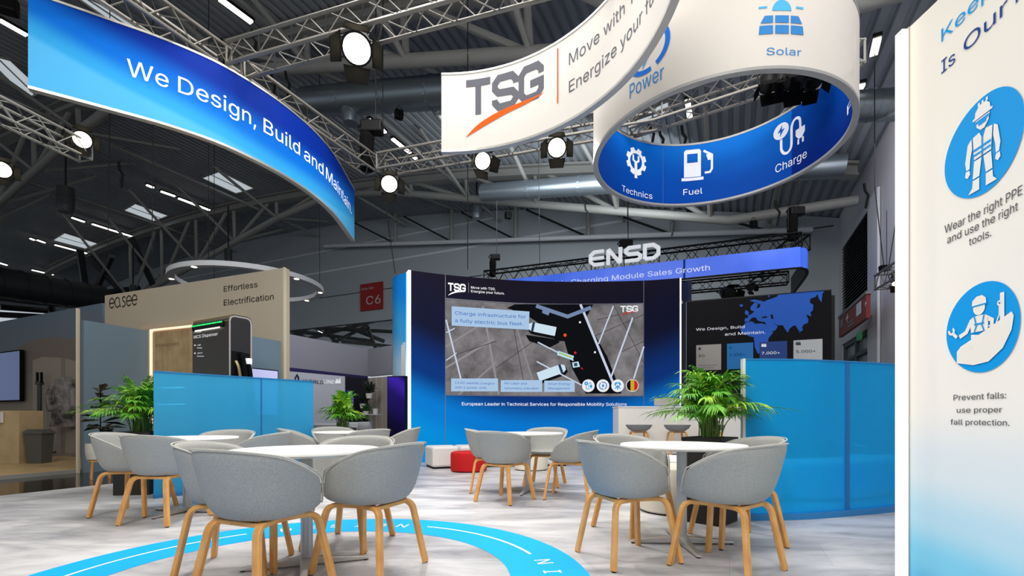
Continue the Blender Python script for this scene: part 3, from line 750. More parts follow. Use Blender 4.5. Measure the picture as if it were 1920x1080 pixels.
at_base(rg, (RC.x, RC.y, ZB))

# ------------------------------------------------------------------ rigging trusses and lamps
def box_truss(a, b_, label, s=.29, mat='truss_alu', step=.5, r=.024, group=None):
    a = Vector(a); b_ = Vector(b_); o = thing('lighting_truss', label, 'truss', group=group)
    d = (b_ - a); L = d.length; d.normalize(); sd = d.cross(Vector((0, 0, 1))).normalized() * s / 2; up = Vector((0, 0, s / 2))
    cs = [sd + up, -sd + up, -sd - up, sd - up]
    for c in cs: MB().tube([a + c, b_ + c], r, 8).build('chord', mat, o, smooth=True)
    mb = MB(); n = max(1, int(L / step))
    for k in range(4):
        c0, c1 = cs[k], cs[(k + 1) % 4]
        for i in range(n):
            p0 = a + d * L * i / n; p1 = a + d * L * (i + .5) / n; p2 = a + d * L * (i + 1) / n
            mb.tube([p0 + c0, p1 + c1], r * .36, 5); mb.tube([p1 + c1, p2 + c0], r * .36, 5)
    for p in (a, b_):
        for k in range(4): mb.tube([p + cs[k], p + cs[(k + 1) % 4]], r * .6, 5)
    mb.build('lacing', mat, o)
    return at_base(o, (a + b_) / 2)
HT = EYE + 4.78
def at_h(u, v, h=HT): z = (h - EYE) * F / (HY - v); return Vector(((u - CX) * z / F, z, h))
cA, cB = at_h(420, 120), at_h(697, 312)
dS1 = (cB - cA).normalized()
box_truss(cA - dS1 * 4.5, cA, 'silver box truss above the left half of the blue banner')
box_truss(cA + dS1 * .15, cB, 'silver box truss above the right half of the blue banner')
d2 = Vector((.955, -.295, 0)); box_truss(cA + d2 * .2, cA + d2 * 6.5, 'silver box truss crossing overhead left of the white banner')
cE = at_h(1180, 226); box_truss(cB + (cE - cB).normalized() * .2, cE + (cE - cB).normalized() * .5, 'silver box truss behind the white banner carrying two work lights')
box_truss(at_h(1150, 232) + Vector((.3, 0, 0)), at_h(1560, 108, HT), 'silver box truss seen through the ring sign')
box_truss(at_h(1600, 95), at_h(1560, 108) + Vector((.35, 2.6, 0)), 'grey box truss at the right edge of the ring sign', mat='hall_steel')
box_truss((-8.35, 5.9, HT), (-7.72, 8.6, HT), 'dark box truss at the left picture edge with two lamps', mat='hall_steel')
# work lights with barn doors
def work_light(pos, aim, label, lit=True, sc_=1.0, name='work_light'):
    pos = Vector(pos); o = thing(name, label, 'spotlight', pos, group='work lights on the trusses')
    q = (Vector(aim) - pos).to_track_quat('-Z', 'Y').to_matrix().to_4x4()
    def b(m, nm, mat, **k):
        m.v = [tuple(q @ (Vector(v) * sc_)) for v in m.v]; return m.build(nm, mat, o, **k)
    m = MB(); m.lathe([(.10, .26), (.13, .22), (.14, .02), (.15, 0), (.13, 0)], 20); b(m, 'housing', 'black', smooth=True)
    m = MB(); m.lathe([(.128, .012), (.128, .0), (.09, -.006), (.02, -.01)], 24); b(m, 'lens', 'lamp_lens' if lit else 'dark_metal')
    for k in range(4):
        r = Matrix.Rotation(k * PI / 2, 4, 'Z'); m = MB()
        m.loops([[r @ Vector(p) for p in ((-.13, .145, 0), (.13, .145, 0), (.13, .149, 0), (-.13, .149, 0))], [r @ Vector(p) for p in ((-.1, .235, -.17), (.1, .235, -.17), (.1, .239, -.17), (-.1, .239, -.17))]])
        b(m, 'barn_door', 'black_soft')
    m = MB(); m.tube(fillet([(-.16, 0, .1), (-.18, .0, .3), (0, 0, .42), (.18, 0, .3), (.16, 0, .1)], .06), .012, 6); b(m, 'yoke', 'black')
    return o
WL = [(at_h(669, 92, HT - .30), (-1.3, 3.4, 0), 'bright work light hanging highest between the banners', 1.25), (at_h(730, 345, HT - .30), (-.6, 5, 0), 'bright work light low by the end of the blue banner', 1.15),
      (at_h(905, 302, HT - .34), (1.6, 6.8, 1.2), 'bright work light turned sideways under the white banner', 1.05), (at_h(1044, 277, HT - .34), (0.4, 3.8, 0), 'bright work light left of the ring sign', 1.1),
      (at_h(154, 262, HT + .12), (-2, 2, .5), 'bright lamp on the end of the dark truss at left', 1.0), (at_h(3, 318, HT + .1), (-4, 4, 0), 'bright lamp cut by the left picture edge', 1.1)]
for i, (p, aim, lb, s_) in enumerate(WL):
    eye = Vector((0, 0, EYE)); look = p + ((Vector(aim) - p).normalized() * .5 + (eye - p).normalized() * .5) * 3 if i not in (2,) else Vector(aim) + Vector((.2, -3.4, 0))
    work_light(p, look, lb, True, s_)
    spot('work_light_beam', p + (Vector(aim) - p).normalized() * .35, aim, (420, 330, 120, 330, 60, 60)[i], 85, .8, .15)
for u, v, lb, sz in ((1441, 163, 'unlit black spotlight inside the ring, left one', .75), (1464, 160, 'unlit black spotlight inside the ring, second from left', .7), (1490, 152, 'unlit black spotlight inside the ring, large middle one', 1.0), (1522, 156, 'unlit black spotlight inside the ring, right one', .85)):
    p = at_h(u, v, HT - .32); work_light(p, (p.x - .5, p.y - 1.2, 0), lb, False, sz)
p = at_h(1682, 527, 3.85); 
box_truss(px(1656, 529, 10.2), px(1720, 490, 8.6), 'small silver truss at far right behind the safety panel', s=.3)
work_light(px(1682, 531, 9.8), (px(1682, 531, 9.8).x - .4, 8.5, 0), 'small warm lamp on the truss at far right', True, .7)
# hoists
def hoist(pos, label, bag=True, s=1.0):
    pos = Vector(pos); o = thing('chain_hoist', label, 'hoist', pos, group='chain hoists')
    MB().box(-.22 * s, .2 * s, -.12 * s, .12 * s, 0, .24 * s).build('motor', 'black', o, bevel=.03 * s)
    MB().tube([(-.22 * s, 0, .22 * s), (-.3 * s, 0, .12 * s), (-.22 * s, 0, .02 * s)], .02 * s, 6).build('handle', 'black', o)
    if bag: MB().lathe([(.05 * s, -.75 * s), (.13 * s, -.72 * s), (.15 * s, -.1 * s), (.12 * s, 0)], 12, (-.12 * s, 0, 0)).build('chain_bag', 'black_soft', o)
    MB().tube([(.06 * s, 0, .24 * s), (.06 * s, 0, 2.6 * s)], .012 * s, 5).build('chain', 'dark_metal', o)
    return o
hoist(cB + Vector((.02, 0, .62)), 'black chain hoist with bag on the truss corner between the banners', True, .95)
def roof_speaker(u, v, z, s, lb):
    o = thing('roof_speaker', lb, 'speaker', px(u, v, z), group='small black boxes on the roof tubes')
    MB().box(-s, s, -s * .8, s * .8, -s, s, Matrix.Rotation(.5, 4, 'Z')).build('cabinet', 'black', o, bevel=s * .25)
    MB().tube([(-s, 0, s), (0, 0, s * 2.2), (s, 0, s)], s * .1, 5).build('bracket', 'dark_metal', o)
roof_speaker(748, 215, 12.5, .11, 'black box on a roof tube left of the white banner'); roof_speaker(953, 404, 19, .13, 'small black box on the white tube above the wall screen'); roof_speaker(1413, 421, 15.5, .11, 'small black box on the white post right of the letters'); roof_speaker(12, 8, 9, .16, 'black fixture at the top left picture corner')

# ================================================================== SAFETY PANEL AT RIGHT
SP = Wall(spline([(2.18, 2.6), (2.183, 2.4), (2.16, 2.18), (2.118, 1.97), (2.045, 1.7), (1.945, 1.4), (1.85, 1.15)], 8), 0.0, EYE + 731 * 2.6 / F, face=(0, 1.5))
grad_mat('panel_print', [(0.0, (98, 192, 238)), (0.07, (128, 206, 240)), (0.14, (182, 220, 240)), (0.22, (218, 230, 238)), (0.34, (242, 238, 232)), (1.0, (244, 238, 226))], 0.02, 1.0, emit=.06)
sp = thing('safety_panel', 'tall white curved panel with blue safety pictograms at the right edge', 'display panel')
SP.skin('print', 'panel_print', sp, th=.05, nz=2)
mb = MB(); mb.box(2.139, 2.172, 2.602, 2.65, 0, SP.z1 - .01).build('edge_light', 'edge_glow', sp); MB().box(2.172, 2.181, 2.601, 2.66, 0, SP.z1).build('edge_profile', 'alu', sp)
M('black_letter', (34, 36, 46), .7)
def sp_line(mat, body, x0, y0, x1, cap, bold=0.0):
    SP.text(mat, body, x0, x1, y0, cap, sp, 'lettering', bold=bold, off=.003)
sp_line('ink_cyan', 'Keep', 1766, 79, 1862, 34, .012); sp_line('ink_navy', 'Is', 1766, 139, 1792, 35, .012); sp_line('ink_navy', 'Our', 1808, 100, 1890, 38, .012)
q2 = SP.s_at(1906); zz = SP.z_at(SP.s_at(1766), 139); Art().text('ink_navy', 'P', 0, 0, size=.16, bold=.012).place(lambda x, y, o: SP.pos(q2 + x, zz + y, o), sp, 'lettering', L=.08, off=.003)
sp_line('black_letter', 'Wear the right PPE', 1772, 438, 1918, 21); sp_line('black_letter', 'and use the right', 1777, 457, 1910, 20); sp_line('black_letter', 'tools.', 1818, 461, 1860, 20)
sp_line('black_letter', 'Prevent falls:', 1789, 751, 1888, 15); sp_line('black_letter', 'use proper', 1795, 774, 1880, 14); sp_line('black_letter', 'fall protection.', 1783, 796, 1894, 14)
M('badge_blue', (0, 158, 236), .6, spec=.1); M('badge_white', (244, 240, 232), .6)
def worker_icon(c, bg):
    a = Art()
    a.poly(c, [(-.12, .40), (-.11, .47), (-.05, .53), (.05, .53), (.11, .47), (.12, .40)]); a.rect(c, -.15, .375, .15, .405)
    for x in (-.07, -.015, .05): a.rect(c, x, .52, x + .03, .565)
    a.poly(c, [(-.11, .36), (.11, .36), (.09, .27), (.03, .21), (-.03, .21), (-.09, .27)]); a.rect(bg, -.1, .31, .1, .345); a.rect(bg, -.06, .275, .06, .315)
    a.poly(c, [(-.15, .17), (-.05, .19), (0, .08), (.05, .19), (.15, .17), (.13, -.12), (-.13, -.12)])
    a.rect(bg, -.13, -.02, .13, .01).rect(bg, -.13, -.08, .13, -.055).rect(bg, -.012, -.12, .012, .12)
    for s in (-1, 1):
        a.poly(c, [(s * .17, .17), (s * .23, .12), (s * .27, -.1), (s * .25, -.2), (s * .2, -.2), (s * .19, -.08), (s * .16, .04)]); a.poly(c, [(s * .205, -.215), (s * .26, -.215), (s * .27, -.28), (s * .23, -.31), (s * .19, -.27)])
        a.poly(c, [(s * .015, -.14), (s * .13, -.14), (s * .15, -.36), (s * .05, -.36)]); a.poly(c, [(s * .05, -.38), (s * .15, -.38), (s * .16, -.47), (s * .22, -.53), (s * .05, -.53)])
    return a
def harness_icon(c, bg):
    a = Art()
    a.poly(c, [(-.36, -.38), (-.36, -.24), (-.3, -.18), (.42, .10), (.45, .05), (.42, -.1), (.3, -.28), (.1, -.41), (-.12, -.43)])
    a.rect(c, .26, .04, .32, .34); a.poly(c, [(-.14, .27), (-.13, .34), (-.07, .38), (.01, .38), (.06, .34), (.07, .27)]).disc(c, -.035, .24, .085); a.rect(bg, -.15, .262, .08, .278)
    a.poly(c, [(-.17, .12), (-.1, .15), (.04, .15), (.1, .12), (.09, -.04), (-.15, -.04)]); a.stroke(bg, [(-.1, .15), (-.07, .03), (-.1, -.04)], .018); a.stroke(bg, [(.04, .15), (.01, .03), (.04, -.04)], .018); a.rect(bg, -.1, .04, .04, .06)
    a.stroke(c, [(-.15, .1), (-.22, -.02), (-.32, -.06)], .05).stroke(c, [(-.36, -.06), (-.42, .0)], .04); a.ring(c, -.44, .03, .02, .05, -200, 60)
    a.stroke(c, [(.08, .1), (.15, .06), (.14, -.07)], .05); a.stroke(c, [(.1, .0), (.2, -.0), (.25, .1), (.25, .2)], .015); a.ring(c, .25, .23, .012, .03)
    a.poly(c, [(-.15, -.06), (-.04, -.08), (-.045, -.2), (-.15, -.24)]).poly(c, [(-.02, -.08), (.09, -.06), (.085, -.14), (-.015, -.19)]); return a
def badge(u, v, hpx, icon, k=.8):
    q = SP.s_at(u); z = SP.z_at(q, v); p, n = SP.at(q); r = hpx * p.y / F / 2
    Art().disc('badge_blue', 0, 0, r, n=64).place(lambda x, y, o: SP.pos(q + x, z + y, o), sp, 'badge', L=.05, off=.003)
    icon.place(lambda x, y, o: SP.pos(q + x * r * 2 * k, z + y * r * 2 * k, o), sp, 'pictogram', L=.1, off=.006)
bgc = 'badge_blue'
badge(1845, 272, 182, worker_icon('badge_white', bgc), .82); badge(1843, 614, 168, harness_icon('badge_white', bgc), .95)
at_base(sp, (2.1, 1.9, 0))

# ================================================================== WALL WITH THE BIG SCREEN
LW = Wall(spline([(-2.07, 9.71), (-1.41, 10.0), (-.45, 10.3), (.47, 10.48), (1.65, 10.52), (2.9, 10.43), (3.62, 10.24)], 8), 0.0, EYE + 274 * 9.71 / F)
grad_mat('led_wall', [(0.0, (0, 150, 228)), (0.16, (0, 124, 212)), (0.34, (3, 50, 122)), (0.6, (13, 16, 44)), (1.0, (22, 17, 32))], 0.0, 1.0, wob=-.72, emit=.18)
lw = thing('screen_wall', 'tall curved blue and navy wall with a large screen in it', 'display wall')
LW.skin('fabric', 'led_wall', lw, th=.35, nz=2)
M('seam_grey', (120, 124, 136), .6)
qa, qb = LW.s_at(835), LW.s_at(1207)
for q in (qa, qb): LW.bar('seam', 'seam_grey', lw, q, 0, LW.z1, .012, 0, .004)
zs0, zs1 = LW.z_at(qa, 740), LW.z_at(qa, 561)
LW.rail('seam', 'seam_grey', lw, zs1 + .015, .012, .02, q0=qa, q1=qb); LW.rail('seam', 'seam_grey', lw, zs0 - .01, .012, .012, q0=qa, q1=qb)
p0, n0 = LW.at(0); b = MB(); b.loops([[LW.pos(-.055, z, .01), LW.pos(0.0, z, .01), LW.pos(0.0, z, -.36), LW.pos(-.055, z, -.36)] for z in (0, LW.z1)]).build('edge_light', 'edge_glow', lw)
b = MB(); b.loops([[LW.pos(LW.L, z, .01), LW.pos(LW.L + .03, z, .01), LW.pos(LW.L + .03, z, -.36), LW.pos(LW.L, z, -.36)] for z in (0, LW.z1)]).build('edge_light', 'edge_glow', lw)
# logo and lines of writing
q0, q1 = LW.s_at(840), LW.s_at(873); k = (q1 - q0) / 2.75; z0 = LW.z_at(q0, 545)
logo('white_letter', 'white_letter').place(lambda x, y, o: LW.pos(q0 + x * k, z0 + y * .17, o), lw, 'logo', L=.3)
q = LW.s_at(878.5); LW.bar('divider_line', 'seam_grey', lw, q, LW.z_at(q, 549), LW.z_at(q, 530), .012, 0, .004)
LW.text('white_letter', 'Move with TSG.', 883, 929, 541, 6.5, lw, 'lettering'); LW.text('white_letter', 'Energize your future.', 883, 946, 548, 6.5, lw, 'lettering')
LW.text('white_letter', 'European Leader in Technical Services for Responsible Mobility Solutions', 866, 1175, 760, 8.4, lw, 'lettering', bold=.006)
# the screen picture: aerial view of a paved yard (all in pixel outlines on the screen surface)
scm = bpy.data.materials.new('screen_yard'); scm.use_nodes = True; MATS['screen_yard'] = scm
nt = scm.node_tree; b = nt.nodes['Principled BSDF']; tc = nt.nodes.new('ShaderNodeTexCoord'); n1 = nt.nodes.new('ShaderNodeTexNoise'); n1.inputs['Scale'].default_value = 2.2; n1.inputs['Detail'].default_value = 8; n1.inputs['Roughness'].default_value = .65
r_ = nt.nodes.new('ShaderNodeValToRGB'); r_.color_ramp.elements[0].position = .3; r_.color_ramp.elements[1].position = .7; r_.color_ramp.elements[0].color = (*lin((84, 80, 82)), 1); r_.color_ramp.elements[1].color = (*lin((150, 146, 150)), 1)
nt.links.new(tc.outputs['Object'], n1.inputs['Vector']); nt.links.new(n1.outputs['Fac'], r_.inputs[0]); b.inputs['Base Color'].default_value = (.01, .01, .01, 1); b.inputs['Roughness'].default_value = .5; b.inputs['Specular IOR Level'].default_value = .05
nt.links.new(r_.outputs[0], b.inputs['Emission Color']); b.inputs['Emission Strength'].default_value = .85
def EM(name, rgb, e=.9):
    M(name, (2, 2, 2), .5, spec=.05); bb = MATS[name].node_tree.nodes['Principled BSDF']; bb.inputs['Emission Color'].default_value = (*lin(rgb), 1); bb.inputs['Emission Strength'].default_value = e
for nm, c in (('s_black', (6, 8, 14)), ('s_light', (196, 196, 200)), ('s_line', (206, 216, 236)), ('s_bus', (214, 236, 250)), ('s_box', (176, 206, 238)), ('s_ink', (22, 100, 186)), ('s_slab', (120, 140, 176)), ('s_dark', (70, 66, 68)), ('s_orange', (244, 90, 30)), ('s_red', (206, 36, 36)), ('s_green', (182, 196, 60)), ('s_white', (245, 248, 252)), ('s_sky', (190, 232, 250)), ('s_cyan', (20, 150, 226)), ('s_gold', (212, 172, 40)), ('s_pave', (150, 146, 148)), ('s_glass', (36, 60, 90))): EM(nm, c)
scr = LW.skin('screen', 'screen_yard', lw, off=.006, q0=qa + .01, q1=qb - .01, z0=zs0, z1=zs1)
A1 = Art()
for a_, b_, w_ in (((835, 650), (915, 600), 3), ((835, 690), (925, 636), 4), ((860, 740), (930, 680), 3), ((905, 575), (935, 740), 4), ((958, 580), (1005, 735), 2.5)): A1.stroke('s_pave', [a_, b_], w_)
for a_, b_ in (((840, 610), (905, 580)), ((845, 668), (930, 640)), ((930, 690), (1000, 640)), ((1115, 630), (1207, 590)), ((1150, 571), (1207, 680)), ((1165, 660), (1207, 640)), ((1120, 600), (1160, 590)), ((985, 735), (960, 600))): A1.stroke('s_dark', [a_, b_], 1.2)
A2 = Art()
A2.poly('s_black', [(950, 578), (965, 571), (1112, 571), (1098, 598), (1138, 668), (1165, 738), (1098, 738), (1072, 690), (1058, 640), (1042, 640), (1030, 620), (1000, 600), (985, 590)])
A2.poly('s_black', [(985, 628), (1040, 636), (1050, 642), (1030, 652), (992, 640)])
A2.stroke('s_line', [(1088, 571), (1150, 720)], 4.5); A2.stroke('s_line', [(1150, 574), (1122, 645)], 2.5); A2.stroke('s_line', [(1186, 596), (1146, 706)], 3); A2.stroke('s_line', [(1207, 650), (1188, 710)], 3)
A2.stroke('s_line', [(836, 600), (864, 712)], 3); A2.stroke('s_line', [(836, 624), (852, 616)], 2); A2.stroke('s_line', [(836, 676), (856, 662)], 2); A2.stroke('s_line', [(1006, 678), (1090, 722)], 2.5); A2.stroke('s_line', [(1008, 642), (1075, 676)], 2.5)
A2.stroke('s_slab', [(1005, 574), (1064, 594), (1108, 577)], 7); A2.poly('s_slab', [(1018, 578), (1032, 582), (1028, 592), (1016, 587)])
A3 = Art()
def bus(cx, cy, l, w_, ang, rev=1):
    c, s = math.cos(ang), math.sin(ang); T = lambda x, y: (cx + x * c - y * s, cy + x * s + y * c)
    P = [(-l, -w_), (l * .75, -w_), (l, -w_ * .5), (l, w_ * .5), (l * .75, w_), (-l, w_)]
    A2.poly('s_black', [T(x * rev + 2, y + 5) for x, y in P]); A3.poly('s_bus', [T(x * rev, y) for x, y in P]); A3.poly('s_glass', [T(x * rev, y) for x, y in ((l * .58, -w_), (l * .76, -w_), (l * .76, w_), (l * .58, w_))])
bus(1016, 617, 26, 8.5, .20, -1); bus(1034, 698, 27, 8.5, -.34, 1)
A3.poly('s_sky', [(1046, 658), (1076, 668), (1073, 676), (1044, 666)]); A3.stroke('s_green', [(1048, 662), (1072, 671)], 2.5); A3.poly('s_sky', [(1072, 680), (1084, 678), (1087, 688), (1074, 690)]); A3.rect('s_dark', 1076, 681, 1082, 687)
A3.disc('s_orange', 1059, 629, 3).disc('s_red', 1078, 662, 2.5).disc('s_black', 1085, 698, 8).disc('s_red', 1090, 692, 2.5).disc('s_white', 1087, 605, 2).disc('s_white', 1115, 661, 2)
A3.poly('s_box', [(846, 575), (992, 585), (991, 619), (846, 611)])
for x0, y0, x1, y1 in ((845, 710, 933, 734), (938, 713, 1016, 735), (1020, 714, 1077, 735)): A3.rect('s_box', x0, y0, x1, y1)
for x in (1102.5, 1130, 1157.5): A3.disc('s_white', x, 723.5, 11.8)
A3.disc('s_white', 1185, 723, 11.8)
A4 = Art()
def clip_band(x0, x1, mat):
    P = []; Q = []
    for i in range(9):
        x = x0 + (x1 - x0) * i / 8; h = math.sqrt(max(0, 10.8 ** 2 - x * x)); P.append((1185 + x, 723 - h)); Q.append((1185 + x, 723 + h))
    A4.poly(mat, P + Q[::-1])
clip_band(-10.8, -3.4, 's_black'); clip_band(-3.4, 3.6, 's_gold'); clip_band(3.6, 10.8, 's_red')
A4.merge(plug_icon('s_cyan', 's_white'), 14, -14, 1102.5, 723.5).merge(power_icon('s_ink', 's_cyan'), 15, -15, 1130, 723.5)
A4.ring('s_cyan', 1157.5, 722, 3, 4.6).stroke('s_cyan', [(1151, 722), (1154, 718), (1161, 718), (1164, 722)], 1.6).stroke('s_cyan', [(1157.5, 722), (1157.5, 731)], 2).stroke('s_cyan', [(1152, 729), (1157.5, 725), (1163, 729)], 1.6)
pm = lambda x, y, o: LW.pm(x, y, o)
for i, A in enumerate((A1, A2, A3, A4)): A.place(pm, scr, 'screen_picture', L=9, off=.010 + .012 * i)
for tx, u0, u1, v0, cap, bd in (('Charge infrastructure for', 852, 985, 591, 9.5, .012), ('a fully electric bus fleet.', 852, 980, 605, 9.5, .012), ('13 DC satellite chargers', 852, 926, 720, 6, .01), ('with 2 power units', 852, 911, 728.5, 6, .01),
    ('HV cabin and', 945, 987, 721, 6, .01), ('secondary subcabin', 945, 1009, 730, 6, .01), ('Smart Energy', 1027, 1069, 722, 6, .01), ('Management', 1027, 1068, 730.5, 6, .01)):
    LW.text('s_ink', tx, u0, u1, v0, cap, scr, 'screen_text', bold=min(bd, .012), off=.062)
q0, q1 = LW.s_at(1163), LW.s_at(1196); k2 = (q1 - q0) / 2.75; zl = LW.z_at(q0, 586)
logo('s_white', 's_red').place(lambda x, y, o: LW.pos(q0 + x * k2, zl + y * .14, o), scr, 'screen_logo', L=.3, off=.03)
at_base(lw, (.7, 10.4, 0))
# convex side of the screen wall, going back on the left
SW = Wall([(-2.62, 11.2)] + spline([(-2.62, 10.55), (-2.58, 10.25), (-2.42, 9.98), (-2.2, 9.80)], 6), 0, LW.z1 - .02, face=(-6, 6))
grad_mat('side_print', [(0, (214, 226, 236)), (.42, (226, 232, 236)), (.6, (170, 206, 236)), (.8, (60, 160, 226)), (1, (12, 130, 220))], .2, .9)
sw = thing('side_wall', 'narrow convex sky-blue and white printed wall beside the big screen', 'display wall')
SW.skin('print', 'side_print', sw, th=.05, nz=2)
M('hill_print', (214, 214, 214), .7)
Art().poly('hill_print', [(733, 660), (745, 645), (764, 640), (764, 735), (733, 735)]).place(lambda x, y, o: SW.pm(x, y, o), sw, 'print_detail', L=6)
SW.text('ink_sky', 'Smart', 734, 745, 665, 4, sw, 'lettering', off=.008); SW.text('ink_navy', 'Energies', 734, 748, 675, 4, sw, 'lettering', off=.008)
at_base(sw, (-2.5, 10.3, 0))
# ================================================================== STAND FURNITURE
# blue see-through screens (printed mesh film on clear panes)
def film(name, rgb, tint, mixf, gloss=.08):
    m = bpy.data.materials.new(name); m.use_nodes = True; nt = m.node_tree; b = nt.nodes['Principled BSDF']; out = nt.nodes['Material Output']
    b.inputs['Base Color'].default_value = (*lin(rgb), 1); b.inputs['Roughness'].default_value = gloss; b.inputs['Specular IOR Level'].default_value = .5
    t = nt.nodes.new('ShaderNodeBsdfTransparent'); t.inputs[0].default_value = (*lin(tint), 1)
    tr = nt.nodes.new('ShaderNodeBsdfTranslucent'); tr.inputs[0].default_value = (*lin(rgb), 1); m2 = nt.nodes.new('ShaderNodeMixShader'); m2.inputs[0].default_value = .4
    nt.links.new(b.outputs[0], m2.inputs[1]); nt.links.new(tr.outputs[0], m2.inputs[2])
    mx = nt.nodes.new('ShaderNodeMixShader'); mx.inputs[0].default_value = mixf
    nt.links.new(t.outputs[0], mx.inputs[1]); nt.links.new(m2.outputs[0], mx.inputs[2]); nt.links.new(mx.outputs[0], out.inputs[0])
    MATS[name] = m
film('blue_film', (88, 212, 255), (140, 222, 255), .65); film('blue_film_deep', (24, 206, 255), (104, 210, 250), .52)
M('blue_rail', (36, 132, 196), .4); M('blue_seam', (20, 110, 180), .4)
GL = Wall(spline([(-4.15, 5.5), (-3.60, 6.24), (-2.97, 7.1)], 8), 0.02, 1.475)
gl = thing('blue_screen', 'straight sky-blue see-through partition screen left of the big wall screen', 'partition screen')
GL.skin('pane', 'blue_film', gl, th=.012); GL.rail('base_rail', 'blue_rail', gl, .02, .05, .045); GL.rail('top_rail', 'blue_rail', gl, 1.475, .02, .012)
GL.bar('joint_strip', 'blue_seam', gl, GL.s_at(490), .03, 1.47, .012, -.016, .006); at_base(gl, (-3.6, 6.3, 0))
GR = Wall(spline([(2.11, 4.35), (2.18, 4.35), (2.65, 4.385), (3.21, 4.54), (3.95, 4.82), (4.8, 5.4), (5.3, 6.0)], 8), 0.02, 1.475)
gr = thing('blue_screen', 'large curved deeper blue see-through screen at right behind the palm', 'partition screen')
GR.skin('pane', 'blue_film_deep', gr, th=.012); GR.rail('base_rail', 'blue_rail', gr, .03, .05, .06); GR.rail('top_rail', 'blue_rail', gr, 1.475, .02, .012)
GR.bar('joint_strip', 'blue_seam', gr, GR.s_at(1589), .03, 1.47, .05, -.03, .004); GR.bar('end_profile', 'white_paint', gr, .012, 0, 1.48, .024, -.03, .012); at_base(gr, (3.2, 4.5, 0))

# floor ring print
RCX, RCY = -1.21, 2.72
M('floor_blue', (0, 168, 248), .45, spec=.15); M('floor_white', (244, 246, 248), .4)
fr = thing('floor_ring_print', 'bright blue ring printed on the floor with white letters', 'floor marking')
A = Art().ring('floor_blue', 0, 0, 1.205, 1.68, 0, 360, 120); A.place(lambda x, y, o: Vector((RCX + x, RCY + y, o)), fr, 'ring_band', L=.4, off=.0015)
A = Art()
for a0, a1 in ((22.5, 70.5), (130, 178), (200, 222)): A.ring('floor_white', 0, 0, 1.435, 1.457, a0, a1, 30)
A.place(lambda x, y, o: Vector((RCX + x, RCY + y, o)), fr, 'lane_line', L=.4, off=.003)
def ring_word(word, a0, a1, inward):
    n = len(word)
    for i, ch in enumerate(word):
        ang = math.radians(a0 + (a1 - a0) * i / (n - 1)); T, w_ = text_tris(ch, .02)
        k = .155 / .727; er = Vector((math.cos(ang), math.sin(ang))); et = Vector((math.sin(ang), -math.cos(ang)))
        if inward: er2, et2 = -er, -et
        else: er2, et2 = er, et
        a = Art(); a.add('floor_white', [tuple(((p[0] - w_ / 2) * k, (p[1] - .36) * k) for p in t) for t in T])
        def mp_(x, y, o): q = er * 1.445 + et2 * x + er2 * y; return Vector((RCX + q.x, RCY + q.y, o))
        a.place(mp_, fr, 'letter', L=.2, off=.003)
ring_word('DESIGN', 118.5, 79.5, False); ring_word('MAINTAIN', -41, 15, True)
at_base(fr, (RCX, RCY, 0))

# tables
def make_table(label, loc, rz, D=.9):
    t = thing('round_table', label, 'table', (*loc, 0), rz, 'white round cafe tables')
    R = D / 2
    MB().lathe([(0, .715), (R - .03, .715), (R, .728), (R, .738), (R - .006, .744), (0, .744)], 64).build('table_top', 'table_white', t, smooth=True)
    MB().lathe([(.037, .05), (.037, .70), (.10, .70), (.10, .714), (0, .714)], 24).build('post', 'post_grey', t, smooth=True)
    for k in range(4):
        r = Matrix.Rotation(k * PI / 2, 4, 'Z'); m = MB()
        m.loops([[r @ Vector((x, s * w, z)) for s, z in ((-1, z0), (1, z0), (1, z1), (-1, z1))] for x, w, z0, z1 in ((.0, .035, .012, .06), (.12, .03, .010, .05), (.36, .018, .008, .026), (.38, .016, .008, .02))])
        f = m.build('foot', 'alu', t, bevel=.004)
        MB().lathe([(.014, 0), (.016, .009)], 12, r @ Vector((.36, 0, 0))).build('foot_glide', 'rubber', f)
    return t
